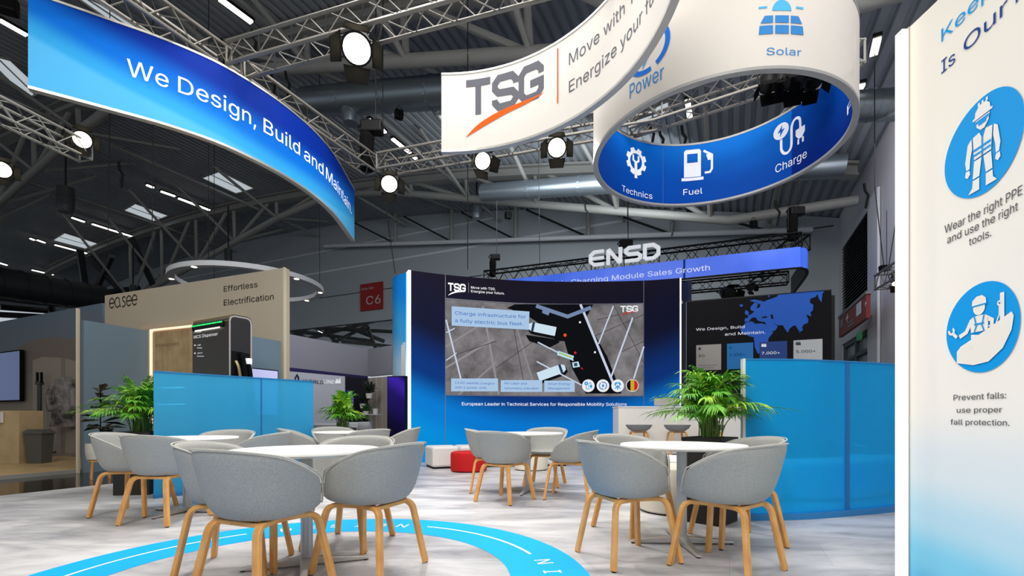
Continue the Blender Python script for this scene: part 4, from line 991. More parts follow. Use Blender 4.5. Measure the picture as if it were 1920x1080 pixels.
# shell chair, facing +y
def make_chair(label, cat='chair'):
    c = thing('shell_armchair', label, cat)
    NT, NP = 56, 12
    def rim(a):
        d = abs(a)
        if d < 62: z = .795 - .035 * (d / 62) ** 2.2
        elif d < 112: u = (d - 62) / 50; z = .760 - .115 * u ** 1.1
        elif d < 140: u = (d - 112) / 28; u = u * u * (3 - 2 * u); z = .645 - .172 * u
        else: z = .473 - .010 * (1 - (180 - d) / 40)
        return z
    def plan(a, zf, rz_):   # super-ellipse footprint; a=0 back (-y)
        t = math.radians(a); sx, cy = math.sin(t), -math.cos(t)
        e = 2.5; k = (abs(sx) ** e + abs(cy) ** e) ** (-1 / e)
        return sx * k, cy * k
    def prof(a, f, inn=0.0):
        zr = rim(a); px_, py_ = plan(a, 0, zr); tall = (zr - .435) / .36
        # f 0..1 from seat centre to rim
        wall = max(0.0, (f - .52) / .48)
        base = min(1.0, f / .52)
        flare = .74 + .26 * wall ** .75 * (.45 + .55 * tall)
        hx = .295 * flare; hy = (.262 if abs(a) < 90 else .250) * (flare if abs(a) < 90 else .80 + .2 * wall ** .8)
        r = base * (.78 + .22 * min(1, base)) if f < .52 else 1.0
        r = base ** .9 if f < .52 else 1.0
        cr = min(1, f / .66); rr = math.sin(cr * PI / 2) ** .85 if f < .66 else 1.0
        z0 = .436 + .012 * r * r
        z = z0 + (zr - z0) * (wall ** 1.25)
        return Vector((px_ * hx * rr, py_ * hy * rr - .005 - (.045 * wall * tall * math.cos(math.radians(a)) if abs(a) < 90 else 0), z))
    rows = [k / NP for k in range(1, NP + 1)]; m = MB(); R = []
    for f in rows: R.append([prof(-180 + 360 * j / NT, f) for j in range(NT)])
    m.loops(R, cap=False); n = len(m.v); m.v.append((0, -.005, .436))
    for j in range(NT): m.f.append((n, j, (j + 1) % NT))
    sh = m.build('shell', 'fabric', c, smooth=True)
    so = sh.modifiers.new('thick', 'SOLIDIFY'); so.thickness = .030; so.offset = 0.0
    sb = sh.modifiers.new('smooth', 'SUBSURF'); sb.levels = 1; sb.render_levels = 1
    for p in sh.data.polygons: p.use_smooth = True
    rimv = []
    for j in range(NT + 1):
        a = -180 + 360 * j / NT; p = prof(a, 1.0); o = Vector((p.x, p.y, 0)).normalized() * .0145; rimv.append(p + o + Vector((0, 0, -.002)))
    MB().tube(rimv, .0045, 6).build('piping', 'piping', sh, smooth=True)
    for s in (-1, 1):
        f = MB(); pts = fillet([(s * .235, -.245, .006), (s * .165, -.185, .412), (s * .115, -.05, .412), (s * .115, .07, .412), (s * .165, .195, .412), (s * .235, .255, .006)], .06, 5)
        lf = f.sweep(pts, (1, 0, 0), .046, .028, .2).build('leg_frame', 'wood_leg', c, smooth=False)
        for y in (-.245, .255): MB().lathe([(.014, 0), (.014, .008)], 10, (s * .235, y, 0)).build('foot_glide', 'rubber', lf)
    MB().box(-.135, .135, -.165, -.125, .398, .422).build('cross_bar', 'wood_leg', c, bevel=.005); MB().box(-.135, .135, .135, .175, .398, .422).build('cross_bar', 'wood_leg', c, bevel=.005)
    MB().box(-.11, .11, -.09, .11, .415, .428).build('mounting_plate', 'dark_metal', c, bevel=.003)
    return c
T1, T2, T3, T4, T5 = (-1.31, 3.03), (1.27, 3.55), (-3.25, 4.75), (-2.27, 6.55), (.2, 6.05)
for (lb, loc, rz) in (('white round table nearest the camera, standing inside the blue floor ring', T1, .35), ('white round table at right in front of the dark planter and curved blue screen', T2, -.05), ('white round table at left in front of the straight blue screen', T3, -.2),
        ('white round table farthest back at left, by the right end of the straight blue screen', T4, .3), ('white round table in the middle distance in front of the big wall screen', T5, -.25)):
    make_table(lb, loc, rz)
ch0 = make_chair('grey shell armchair nearest the camera, its back filling the lower left centre'); used = [False]
def chair(x, y, fx, fy, label):
    o = copy_tree(ch0) if used[0] else ch0; used[0] = True
    o.location = (x, y, 0); o.rotation_euler = (0, 0, math.atan2(fy, fx) - PI / 2); o['label'] = label; o['group'] = 'grey shell armchairs round the tables'
for args in ((-1.32, 2.54, .38, .92, 'grey shell armchair nearest the camera, its broad back lower left of centre'),
    (-1.74, 3.0, 1, .12, 'grey shell armchair on the left side of the nearest table, half hidden by another'),
    (-.88, 2.97, -.93, .37, 'grey shell armchair on the right side of the nearest table, side arm toward camera'),
    (-1.22, 3.58, -.15, -1, 'grey shell armchair on the far side of the nearest table, only its inner back showing'),
    (.77, 3.2, .94, .34, 'grey shell armchair on the left side of the right-hand table, back turned left'),
    (1.35, 2.98, -.62, .78, 'grey shell armchair nearest at the right-hand table, in front of the dark planter'),
    (1.02, 3.98, .45, -.9, 'grey shell armchair behind the right-hand table, hollow seat facing the camera'),
    (1.72, 3.64, -1, -.1, 'grey shell armchair on the far right of the right-hand table, only its rim showing'),
    (-3.72, 4.68, 1, .06, 'grey shell armchair at the far left end of the left table, beside the palm'),
    (-3.16, 4.34, .12, 1, 'grey shell armchair in front of the left table, back turned to camera'),
    (-3.28, 5.38, .1, -1, 'grey shell armchair behind the left table against the blue screen'),
    (-2.62, 4.85, -.96, -.05, 'grey shell armchair on the right side of the left table, only its back edge showing'),
    (-2.74, 6.28, .9, .35, 'grey shell armchair at the left of the farthest left table, before the blue screen end'),
    (-2.60, 6.95, .5, -.86, 'grey shell armchair behind the farthest left table, inner back showing'),
    (-1.92, 6.16, -.8, .6, 'grey shell armchair at the front right of the farthest left table'),
    (-1.66, 6.88, -.9, -.2, 'grey shell armchair at the far right of the farthest left table, by the dark totem'),
    (-.08, 5.38, .55, .83, 'grey shell armchair in front of the middle table, back turned to camera'),
    (-.28, 6.1, 1, .05, 'grey shell armchair at the left of the middle table, beside the red pouf'),
    (.46, 6.62, -.3, -.95, 'grey shell armchair behind the middle table, hollow seat facing the camera'),
    (.68, 5.55, -.95, .3, 'grey shell armchair at the right of the middle table, arm toward camera')):
    chair(*args)

# poufs and bench
M('pouf_red', (206, 8, 14), .8, noise=(190, 4, 10), scale=60); M('pouf_cream', (238, 230, 214), .7); M('pouf_white', (240, 238, 234), .6)
def pouf(x, y, r, h, mat, label, n=1):
    o = thing('round_pouf', label, 'pouf', (x, y, 0), group='round poufs')
    MB().lathe([(r - .02, .012), (r, .03), (r, h - .05), (r - .012, h - .018), (r - .05, h - .003), (r * .5, h + .006), (0, h + .008)], 48).build('cushion', mat, o, smooth=True)
    MB().lathe([(r - .03, 0), (r - .03, .02)], 32).build('base', 'black', o)
pouf(-.755, 8.28, .315, .345, 'pouf_red', 'round bright red pouf in front of the white bench'); pouf(1.60, 4.80, .31, .46, 'pouf_cream', 'cream round pouf behind the right-hand table by the planter')
pouf(.34, 8.5, .30, .42, 'pouf_cream', 'cream round pouf behind the middle table'); 
def seg_prism(o, name, cx, cy, r0, r1, a0, a1, z0, z1, mat, bevel=.03):
    P = arc_pts(cx, cy, r0, a0, a1, 12) + arc_pts(cx, cy, r1, a1, a0, 12); return MB().prism(P, z0, z1).build(name, mat, o, bevel=bevel)
bc = (.95, 3.1)
for i, (a0, a1, lb) in enumerate(((108.8, 113.6, 'white upholstered curved bench block at the left end, in front of the big wall screen'), (100.5, 108.6, 'white upholstered curved bench block behind the red pouf'), (89, 100.3, 'white upholstered curved bench block behind the middle table'))):
    o = thing('curved_bench', lb, 'bench', group='white curved bench blocks')
    seg_prism(o, 'cushion', bc[0], bc[1], 5.95, 6.55, a0, a1, .03, .40, 'pouf_white', .04); seg_prism(o, 'plinth', bc[0], bc[1], 6.0, 6.5, a0 + .2, a1 - .2, 0, .04, 'black', 0)
    am = math.radians((a0 + a1) / 2); at_base(o, (bc[0] + 6.2 * math.cos(am), bc[1] + 6.2 * math.sin(am), 0))
# seats seen through the curved blue screen
for i, (x, y, r0, a0, a1, lb) in enumerate(((3.3, 7.3, 1.5, 200, 262, 'white curved bench seen through the right blue screen, left block'), (3.3, 7.3, 1.5, 265, 330, 'white curved bench seen through the right blue screen, right block'))):
    o = thing('curved_bench', lb, 'bench', group='white benches behind the blue screen'); seg_prism(o, 'cushion', x, y, r0, r0 + .55, a0, a1, .03, .44, 'pouf_white', .04); seg_prism(o, 'plinth', x, y, r0 + .05, r0 + .5, a0 + 1, a1 - 1, 0, .04, 'black', 0)
    am = math.radians((a0 + a1) / 2); at_base(o, (x + 1.8 * math.cos(am), y + 1.8 * math.sin(am), 0))
o = thing('side_table', 'small white side table seen through the right blue screen', 'table', (2.62, 5.2, 0))
MB().lathe([(0, .60), (.26, .60), (.26, .62), (0, .62)], 32).build('table_top', 'table_white', o); MB().lathe([(.02, .01), (.02, .6)], 12).build('post', 'steel', o); MB().lathe([(.18, 0), (.18, .012), (0, .014)], 24).build('base', 'steel', o)

# bar counter with stools
bar = thing('bar_counter', 'white bar counter with grey end in front of the big wall screen at right', 'counter')
bx0, bx1, by = 2.03, 4.36, 9.05
M('bar_white', (240, 236, 228), .55); M('bar_grey', (176, 174, 172), .6)
MB().box(bx0, bx1, by, by + .5, .0, 1.12).build('body', 'bar_white', bar, bevel=.006); MB().box(bx0 - .01, bx1 + .01, by - .01, by + .52, 1.12, 1.145).build('worktop', 'bar_white', bar, bevel=.004); MB().box(bx1 + .001, bx1 + .03, by, by + .5, 0, 1.12).build('end_panel', 'bar_grey', bar)
for z in (.42, .46): MB().box(bx0, bx1, by - .012, by - .002, z, z + .016).build('plinth_line', 'dark_metal', bar)
at_base(bar, (3.2, 9.3, 0))
o = thing('counter_monitor', 'small grey monitor back standing on the bar counter', 'monitor', (3.05, 9.38, 1.145)); MB().box(-.24, .24, -.02, .02, .02, .17).build('display', 'bar_grey', o, bevel=.006); MB().box(-.08, .08, -.06, .06, 0, .02).build('stand', 'bar_grey', o)
M('stool_grey', (150, 150, 150), .9, noise=(130, 130, 130), scale=200)
def stool(x, y, label):
    o = thing('bar_stool', label, 'stool', (x, y, 0), group='grey bar stools at the bar counter')
    MB().lathe([(0, .68), (.13, .685), (.20, .73), (.235, .785), (.24, .80), (.225, .80), (.18, .775), (0, .765)], 36, sx=1.0, sy=.82).build('seat', 'stool_grey', o, smooth=True)
    for s in (-1, 1):
        m = MB(); lf = m.sweep(fillet([(s * .22, -.2, .005), (s * .12, -.11, .665), (s * .12, .11, .665), (s * .22, .2, .005)], .05), (1, 0, 0), .034, .024).build('leg_frame', 'wood_leg', o)
    MB().box(-.125, .125, -.03, .03, .652, .68).build('cross_bar', 'wood_leg', o)
    r = [(-.185, -.168, .25), (.185, -.168, .25), (.185, .168, .25), (-.185, .168, .25), (-.185, -.168, .25)]; MB().tube(r, .009, 6).build('foot_rail', 'dark_metal', o)
stool(2.32, 8.68, 'grey bar stool at the left end of the white bar counter'); stool(3.0, 8.62, 'grey bar stool in the middle of the white bar counter'); stool(3.62, 8.6, 'grey bar stool at the bar counter half hidden by the palm')

# planters and palms
M('wicker', (34, 31, 30), .7, bump=.6, scale=70); M('soil', (30, 22, 16), .95)
M('palm_leaf', (112, 186, 38), .5, noise=(58, 134, 26), scale=5); M('palm_dark', (38, 92, 26), .55, noise=(22, 62, 20), scale=5); M('palm_stem', (92, 124, 44), .6); M('palm_tip', (176, 212, 52), .5, noise=(122, 190, 44), scale=6)
def palm(x, y, label, rz, h, spread, n, seed, plab, pw=.40, ph=.76):
    rnd = random.Random(seed)
    o = thing('planter', plab, 'planter', (x, y, 0), rz, 'tall dark planters')
    s = pw / 2; MB().prism([(-s, -s), (s, -s), (s, s), (-s, s)], 0.0, ph).build('box', 'wicker', o, bevel=.006)
    MB().prism([(-s - .004, -s - .004), (s + .004, -s - .004), (s + .004, s + .004), (-s - .004, s + .004)], ph - .025, ph + .004).build('rim', 'wicker', o)
    MB().prism([(-s + .02, -s + .02), (s - .02, -s + .02), (s - .02, s - .02), (-s + .02, s - .02)], ph, ph + .006).build('soil', 'soil', o)
    p = thing('potted_palm', label, 'plant', (x, y, ph + .005), 0, 'bright green palms'); st = MB(); lf = MB(); l2 = MB()
    for i in range(n):
        az = i * 2.39996 + rnd.uniform(-.3, .3); up = rnd.random() ** .8 if i % 6 else .12 * rnd.random()      # golden-angle spread; up = how erect
        dr = Vector((math.cos(az), math.sin(az), 0)); b0 = Vector((rnd.uniform(-.09, .09), rnd.uniform(-.09, .09), 0))
        L = h * rnd.uniform(.95, 1.3); reach = spread * (.92 - .66 * up) * rnd.uniform(.55, 1.1); lean = .25
        # rachis as an arc: rises steeply, then bends over and droops at the tip
        pts = []; N = 16; top = h * (.50 + .60 * up) * rnd.uniform(.82, 1.05)
        for k in range(N + 1):
            t = k / N; pts.append(b0 + dr * reach * (.18 * t + .82 * t ** 2.6) + Vector((0, 0, top * (1.55 * t - .55 * t * t - (.36 - .34 * up) * t ** 4))))
        st.tube(pts, .0055, 5, .0015); tgt = l2 if rnd.random() < .35 else lf
        m = 15; t0 = .42; Lm = .165 * rnd.uniform(.85, 1.15)
        for k in range(m):
            t = t0 + (1 - t0) * k / (m - 1); fi = min(N - 1e-4, t * N); a_, b_ = pts[int(fi)], pts[int(fi) + 1]; c = a_.lerp(b_, fi - int(fi)); tg = (b_ - a_).normalized()
            sd = tg.cross(Vector((0, 0, 1))); sd = sd.normalized() if sd.length > .05 else Vector((-dr.y, dr.x, 0)); w = (t - t0) / (1 - t0)
            ll = Lm * (.45 + .55 * math.sin(PI * min(1, .22 + .70 * w))) * rnd.uniform(.9, 1.1); nrm = sd.cross(tg).normalized()
            for s_ in (-1, 1):
                d = (sd * s_ * (.85 - .45 * w) + tg * (.50 + .5 * w) + nrm * .18).normalized(); droop = rnd.uniform(.3, .8)
                wv = (tg - d * d.dot(tg)).normalized() * ll * .062; q = len(tgt.v); P = []
                for u_, wd in ((0, .35), (.3, 1.0), (.65, .8), (1, 0)):
                    e = c + d * ll * u_ + Vector((0, 0, -droop * ll * u_ ** 2)); P.append((e, wv * wd))
                tgt.v += [tuple(P[0][0] + P[0][1]), tuple(P[0][0] - P[0][1]), tuple(P[1][0] - P[1][1]), tuple(P[1][0] + P[1][1]), tuple(P[2][0] - P[2][1]), tuple(P[2][0] + P[2][1]), tuple(P[3][0])]
                tgt.f += [(q, q + 1, q + 2, q + 3), (q + 3, q + 2, q + 4, q + 5), (q + 5, q + 4, q + 6)]
    st.build('stems', 'palm_stem', p); lf.build('fronds', 'palm_leaf', p); l2.build('fronds', 'palm_tip', p)
palm(1.80, 4.32, 'bright green palm in the dark planter at right before the curved blue screen', math.radians(45), .66, .64, 66, 3, 'tall dark wicker planter behind the right-hand table', .36)
palm(-4.62, 5.92, 'bright green palm at left between the photo wall and the straight blue screen', math.radians(8), .66, .66, 62, 5, 'tall dark wicker planter behind the left table')
palm(-2.76, 7.75, 'smaller bright palm at the right end of the straight blue screen', math.radians(15), .56, .38, 44, 9, 'dark planter at the right end of the straight blue screen')

# small dark totem beside the screen wall
tt = thing('info_totem', 'glossy dark purple upright screen totem beside the screen wall', 'display')
M('totem_glass', (20, 14, 66), .12); M('totem_purple', (44, 28, 130), .2, emit=.25)
A_, B_ = Vector(((726 - CX) / F * 9.55, 9.55)), Vector(((760 - CX) / F * 9.45, 9.45))
TW = Wall([tuple(A_), tuple(B_)], .03, EYE + 76 * 9.5 / F)
grad_mat('totem_print', [(0, (6, 6, 22)), (.35, (14, 10, 40)), (.7, (30, 20, 96)), (.9, (58, 36, 160)), (1, (24, 16, 80))], .15, .85, emit=.2, rough=.15)
TW.skin('display', 'totem_print', tt, off=.006, q0=.01, q1=TW.L - .01, z0=.1, z1=TW.z1 - .02); TW.skin('body', 'black', tt, th=.10); TW.skin('foot_plate', 'black', tt, off=.1, th=.3, z0=0, z1=.03); at_base(tt, ((A_.x + B_.x) / 2, 9.55, 0))
# ================================================================== NEIGHBOURING STANDS
# ---- left stand: beige fascia, blue-grey walls, photo wall, niche, charging dispenser
M('beige_wall', (188, 176, 156), .75); M('blue_grey', (112, 134, 150), .75); M('trim_beige', (214, 202, 176), .6)
VL = Vector((.9083, -.4184))
FP0 = Vector((-8.75, 10.2)); FP1 = Vector((-3.98, 8.29)); 
def slab(name, a, b_, z0, z1, th, mat, label, cat='partition', nzs=1, off=0):
    w_ = Wall([tuple(a), tuple(b_)], z0, z1); o = thing(name, label, cat); w_.skin('panel', mat, o, th=th, nz=nzs, off=off); m = (Vector(a) + Vector(b_)) / 2; return w_, at_base(o, (m.x, m.y, z0))
FW = Wall([tuple(FP0), tuple(FP1)], -.06, 3.55); fo = thing('fascia_wall', 'tall beige exhibition wall with dark lettering at left', 'partition')
FW.skin('panel', 'beige_wall', fo, th=.12); FW.bar('edge_trim', 'trim_beige', fo, FW.L - .01, -.06, 3.56, .022, -.05, .006)
FW.text('ink_brown', 'Effortless', 420, 483, 547, 14.5, fo, 'lettering', off=.006); FW.text('ink_brown', 'Electrification', 420, 513.5, 573, 15.5, fo, 'lettering', off=.006)
q0, q1 = FW.s_at(205), FW.s_at(258); z0 = FW.z_at(q0, 579); k = (q1 - q0) / 4.9
a = Art()
def ee(x): a.stroke('ink_brown', [(x + .08, .5), (x + .88, .5)] + [(x + .48 + .42 * math.cos(math.radians(d)), .5 + .46 * math.sin(math.radians(d))) for d in range(0, 321, 20)], .11)
ee(0); ee(2.98); ee(3.95)
a.stroke('ink_brown', [(1.48 + .44 * math.cos(math.radians(d)), .5 + .46 * math.sin(math.radians(d))) for d in range(40, 321, 20)], .11); a.stroke('ink_brown', [(1.75, .9), (1.95, .1), (2.05, .04)], .11)
a.stroke('ink_brown', spline([(2.85, .82), (2.62, .96), (2.36, .82), (2.45, .58), (2.72, .44), (2.82, .22), (2.6, .02), (2.3, .08)], 4), .11)
a.place(lambda x, y, o: FW.pos(q0 + x * k, z0 + y * k * 1.15, o), fo, 'lettering', L=.4, off=.006); at_base(fo, (-6.4, 9.25, -.06))
BW0, BW1 = Vector((-7.68, 8.52)), Vector((-7.33, 9.58))
slab('blue_grey_wall', BW0, BW1, -.06, 2.68, .08, 'blue_grey', 'blue-grey partition wall right of the photo wall, behind the palm')
slab('blue_grey_wall', Vector((-4.36, 7.62)), Vector((-4.05, 8.32)), -.06, 2.27, .08, 'blue_grey', 'blue-grey partition wall right of the charging dispenser')
tp = thing('wall_end_post', 'thin beige end post of the photo wall', 'post'); MB().box(-7.775, -7.735, 8.46, 8.5, -.06, 2.88).build('post', 'trim_beige', tp)
# photo wall (printed picture of a hazy sky, hill and pale wall)
PWa, PWb = Vector((-15.4, 13.52)), Vector((-9.2, 10.66))
PW = Wall([tuple(PWa), tuple(PWb)], -.03, 3.5); pw_ = thing('photo_wall', 'wall with a large hazy photo print at far left', 'partition')
grad_mat('haze_print', [(0, (150, 138, 124)), (.35, (146, 134, 122)), (.62, (128, 124, 122)), (.85, (112, 122, 134)), (1, (106, 122, 140))], 0, 1)
PW.skin('print', 'haze_print', pw_, th=.1, nz=2)
M('hill', (122, 112, 104), .8); M('pale_print', (158, 146, 134), .8); M('pale_print2', (138, 126, 118), .8)
hp = [(0, 664), (20, 658), (45, 645), (70, 636), (100, 632), (130, 634), (150, 638), (150, 700), (0, 700)]
Art().poly('hill', hp).place(lambda x, y, o: PW.pm(x, y, o), pw_, 'print_hill', L=15, off=.004)
Art().poly('pale_print', [(62, 676), (80, 669), (115, 671), (115, 850), (62, 850)]).poly('pale_print2', [(115, 671), (123, 672), (123, 850), (115, 850)]).poly('pale_print', [(123, 672), (150, 679), (150, 850), (123, 850)]).place(lambda x, y, o: PW.pm(x, y, o), pw_, 'print_wall', L=15, off=.008)
at_base(pw_, (-12, 12.1, -.03))
# raised oak floor of that stand
A_ = Vector((-8.1, 7.55)); MB_ = MB().prism([tuple(A_ - HU * 4), (-7.80, 8.50), (-7.62, 8.9), (-7.3, 10.4), (-16, 15), (-20, 10)], -.06, 0.0)
tag(MB_.build('floor', 'oak_floor'), kind='structure')
tag(MB().prism([tuple(A_ - HU * 4 + VL * .01), (-7.79, 8.5), (-7.77, 8.5), tuple(A_ - HU * 4 + VL * .05)], -.06, .004).build('trim_2', 'hall_steel'), kind='structure')
# tv, cabinet, bin, charging pole, coat
tv = thing('wall_tv', 'blue-lit television on the photo wall at the left picture edge', 'television'); q0, q1 = PW.s_at(-40), PW.s_at(49.5)
M('tv_blue', (66, 88, 142), .3, emit=.35)
zt, zb = PW.z_at(PW.s_at(49), 659), PW.z_at(PW.s_at(49), 750)
PW.skin('casing', 'black_soft', tv, off=.12, q0=q0, q1=q1 + .03, z0=zb - .03, z1=zt + .03, th=.07); PW.skin('display', 'tv_blue', tv, off=.124, q0=q0, q1=q1 - .02, z0=zb, z1=zt); PW.skin('wall_mount', 'black', tv, off=.05, q0=q0 + .5, q1=q1 - .5, z0=zb + .4, z1=zt - .4, th=.05); at_base(tv, PW.pos((q0 + q1) / 2, zb, .1))
M('oak_box', (196, 172, 132), .6, noise=(182, 158, 118), scale=4)
cb = thing('display_cabinet', 'oak display cabinet at the left picture edge under the television', 'cabinet', (-10.5, 9.75, 0)); MB().box(-.62, .58, -.2, .3, 0, 1.07).build('body', 'oak_box', cb, bevel=.005)
M('card_white', (222, 220, 214), .5); o = thing('wall_charger', 'small white device fixed to the front of the oak cabinet', 'device', (-10.28, 9.54, .84)); MB().box(-.07, .07, -.03, .0, -.02, .20).build('casing', 'card_white', o, bevel=.012); MB().lathe([(.045, -.031), (.04, -.04), (0, -.042)], 16).build('socket', 'black', o); o.children[1].rotation_euler = (PI / 2, 0, 0); o.children[1].location = (0, 0, .1)
for a_ in (o.children[1],): a_.location = (0, 0.008, .09)
M('bin_grey', (84, 82, 76), .6); bn = thing('waste_bin', 'dark grey swing-lid waste bin beside the oak cabinet', 'bin', (-9.68, 9.72, 0))
m = MB(); m.loops([[(-.15, -.11, 0), (.15, -.11, 0), (.15, .11, 0), (-.15, .11, 0)], [(-.18, -.14, .6), (.18, -.14, .6), (.18, .14, .6), (-.18, .14, .6)]]).build('body', 'bin_grey', bn, bevel=.01); m = MB(); m.loops([[(-.2, -.16, .6), (.2, -.16, .6), (.2, .16, .6), (-.2, .16, .6)], [(-.19, -.15, .64), (.19, -.15, .64), (.19, .15, .64), (-.19, .15, .64)], [(-.14, -.1, .69), (.14, -.1, .69), (.14, .1, .69), (-.14, .1, .69)]]).build('lid', 'bin_grey', bn)
pp = PW.pos(PW.s_at(90), 0, .16); cp = thing('charging_pole', 'slim dark charging pole with forked head before the photo wall', 'charging pole', pp)
MB().tube([(0, 0, 0), (0, 0, 1.75)], .045, 8).build('pole', 'duct_dark', cp, smooth=True); MB().box(-.06, .06, -.05, .05, 1.72, 1.8).build('head', 'duct_dark', cp)
for s in (-1, 1): MB().box(s * .05 - .016, s * .05 + .016, -.03, .03, 1.76, 2.03).build('prong', 'black', cp, bevel=.012)
MB().tube(spline([(.04, 0, .5), (.12, -.02, .2), (.35, -.03, .08), (.62, -.03, .2), (.6, -.03, .45), (.78, -.02, .55)], 6), .014, 6).build('charging_cable', 'black', cp, smooth=True)
ct = thing('hanging_coat', 'rumpled grey coat hanging at the right end of the photo wall', 'coat', PW.pos(PW.s_at(136), 0, .16)); m = MB(); R = []
for z, w_, d in ((1.86, .06, .05), (1.80, .2, .1), (1.6, .26, .14), (1.3, .22, .13), (1.0, .27, .15), (.72, .3, .16)):
    R.append([(w_ * math.cos(2 * PI * k / 14) * (1 + .12 * math.sin(k * 2.3 + z * 7)), -.02 + d * .6 * math.sin(2 * PI * k / 14) * (1 + .2 * math.sin(k * 3.1 + z * 5)), z) for k in range(14)])
M('coat_grey', (138, 132, 130), .9, noise=(58, 54, 52), scale=6); m.loops(R).build('coat_body', 'coat_grey', ct, smooth=True); MB().tube(spline([(-.2, -.03, 1.72), (-.3, -.06, 1.4), (-.24, -.07, 1.08)], 5), .06, 8).build('sleeve', 'coat_grey', ct, smooth=True); MB().tube(spline([(.2, -.03, 1.72), (.28, -.06, 1.35), (.26, -.07, 1.0)], 5), .06, 8).build('sleeve', 'coat_grey', ct, smooth=True); MB().tube([(0, .04, 1.84), (0, .1, 1.9)], .008, 5).build('hook', 'steel', ct)
# lit niche of pale wood slats with shelves
nc = thing('display_niche', 'lit niche of pale wood slats with shelves, set in the beige wall', 'shelf unit')
M('niche_wood', (196, 170, 130), .6, noise=(172, 146, 106), scale=3); M('niche_side', (206, 182, 152), .6)
qa, qb = FW.s_at(272.5), FW.s_at(455); qs = FW.s_at(288); zt = FW.z_at(qa, 622)
FW.skin('back_panel', 'niche_wood', nc, off=.03, q0=qs, q1=qb, z0=0, z1=zt, th=.028)
for i in range(16):
    q = qs + (qb - qs) * (i + .5) / 16; FW.bar('slat', 'niche_wood', nc, q, .0, zt - .05, .075, .03, .045)
FW.bar('side_panel', 'niche_side', nc, (qa + qs) / 2, 0, zt + .05, qs - qa, .002, .07); FW.bar('led_strip', 'warm_glow', nc, qs + .015, 0, zt, .035, .03, .075); FW.rail('led_strip', 'warm_glow', nc, zt + .0, .05, .035, off=.05, q0=qs, q1=qb, n=1)
FW.rail('top_panel', 'niche_side', nc, zt + .06, .075, .08, off=.04, q0=qa, q1=qb, n=1)
M('shelf_glow', (255, 244, 230), emit=2.2)
for v in (729, 759):
    z = FW.z_at(FW.s_at(320), v); FW.rail('shelf', 'niche_side', nc, z + .03, .22, .035, off=.15, q0=qs + .03, q1=FW.s_at(366), n=1); FW.rail('led_strip', 'shelf_glow', nc, z, .05, .02, off=.22, q0=qs + .03, q1=FW.s_at(366), n=1)
M('niche_letter', (150, 124, 90), .7); FW.text('niche_letter', 'Accessories', 296, 340, 651, 9, nc, 'lettering', off=.05, bold=.02)
z = FW.z_at(FW.s_at(320), 795); FW.rail('drawer_unit', 'niche_wood', nc, z / 2, .3, z, off=.2, q0=qs + .03, q1=FW.s_at(366), n=1); at_base(nc, FW.pos((qa + qb) / 2, 0))
# charging dispenser
dp = thing('charging_dispenser', 'large dark charging dispenser with green light bar behind the straight blue screen', 'charger')
M('disp_brown', (52, 46, 40), .45); M('disp_dark', (36, 36, 40), .5); M('disp_gold', (150, 138, 104), .35, .6); M('disp_rim', (186, 184, 180), .4, .3); M('green_led', (20, 190, 90), emit=1.6)
C1 = Vector(((428 - CX) / F * 6.5, 6.5)); C0 = Vector(((361 - CX) / F * 6.93, 6.93)); du = (C1 - C0).normalized(); dn = Vector((-du.y, du.x))
if dn.y < 0: dn = -dn
H = 2.36; dep = .34
DW = Wall([tuple(C0), tuple(C1)], 0, H)
def dquad(mb, f0, f1, o0, o1, z0, z1):
    P = [C0 + du * f0 + dn * o0, C0 + du * f1 + dn * o0, C0 + du * f1 + dn * o1, C0 + du * f0 + dn * o1]; return mb.prism([tuple(p) for p in P], z0, z1)
L = (C1 - C0).length
m = MB(); R = []   # rounded-top body extruded along the front
prof_ = [(0, 0), (0, H - .07), (.02, H - .02), (.07, H), (dep - .07, H), (dep - .02, H - .02), (dep, H - .07), (dep, 0)]
for f in (0, L): R.append([(*(C0 + du * f + dn * o_), z) for o_, z in prof_])
m.loops(R).build('body', 'disp_brown', dp)
m = MB(); R = []
for f in (0, L + .012): R.append([(*(C0 + du * f + dn * o_), z) for o_, z in ((-.004, H - .1), (.016, H - .018), (.07, H + .004), (dep - .07, H + .004), (dep - .07, H), (.07, H - .002), (.02, H - .03))])
m.loops(R).build('top_cover', 'disp_gold', dp)
sideW = Wall([tuple(C1), tuple(C1 + dn * dep)], 0, H, face=(6, 6)); sideW.sg = 1
p_, n_ = sideW.at(.1); sideW.sg = 1 if n_.dot(du) > 0 else -1
a = Art(); rimP = [(.0, 0), (.0, H - .07), (.02, H - .02), (.07, H), (dep - .07, H), (dep - .02, H - .02), (dep, H - .07), (dep, 0)]
a.stroke('disp_rim', [(x * .9 + .017, z - .02) for x, z in rimP], .022); a.place(lambda x, y, o: sideW.pos(x, y, o), dp, 'side_rim', L=3, off=.006)
a = Art(); a.poly('disp_dark', [(.03, .3), (dep - .03, .3), (dep - .03, H - .06), (.03, H - .06)]); a.place(lambda x, y, o: sideW.pos(x, y, o), dp, 'side_panel', L=3, off=.003)
a = Art(); a.poly('black', [(.04, .3), (dep - .04, .3), (dep - .04, 1.84), (.04, 1.86)]); a.place(lambda x, y, o: sideW.pos(x, y, o), dp, 'cable_recess', L=3, off=.006)
m = MB(); dquad(m, .03, L - .09, -.03, 0, H - .165, H - .085).build('light_bar_housing', 'black', dp, bevel=.01)
m = MB()
for i in range(6): dquad(m, .03 + i * .13, .03 + i * .13 + .115, -.034, -.029, H - .115, H - .097)
m.build('green_light_bar', 'green_led', dp); m = MB(); dquad(m, .1, L - .18, -.02, -.012, H - .18, H - .168).build('down_light', 'strip_glow', dp)
DW.text('white_letter', 'HYC1000', 364, 378, 625, 4, dp, 'lettering', off=.004); DW.text('white_letter', 'MCS Dispenser', 364, 409, 635, 8, dp, 'lettering', bold=.01, off=.004)
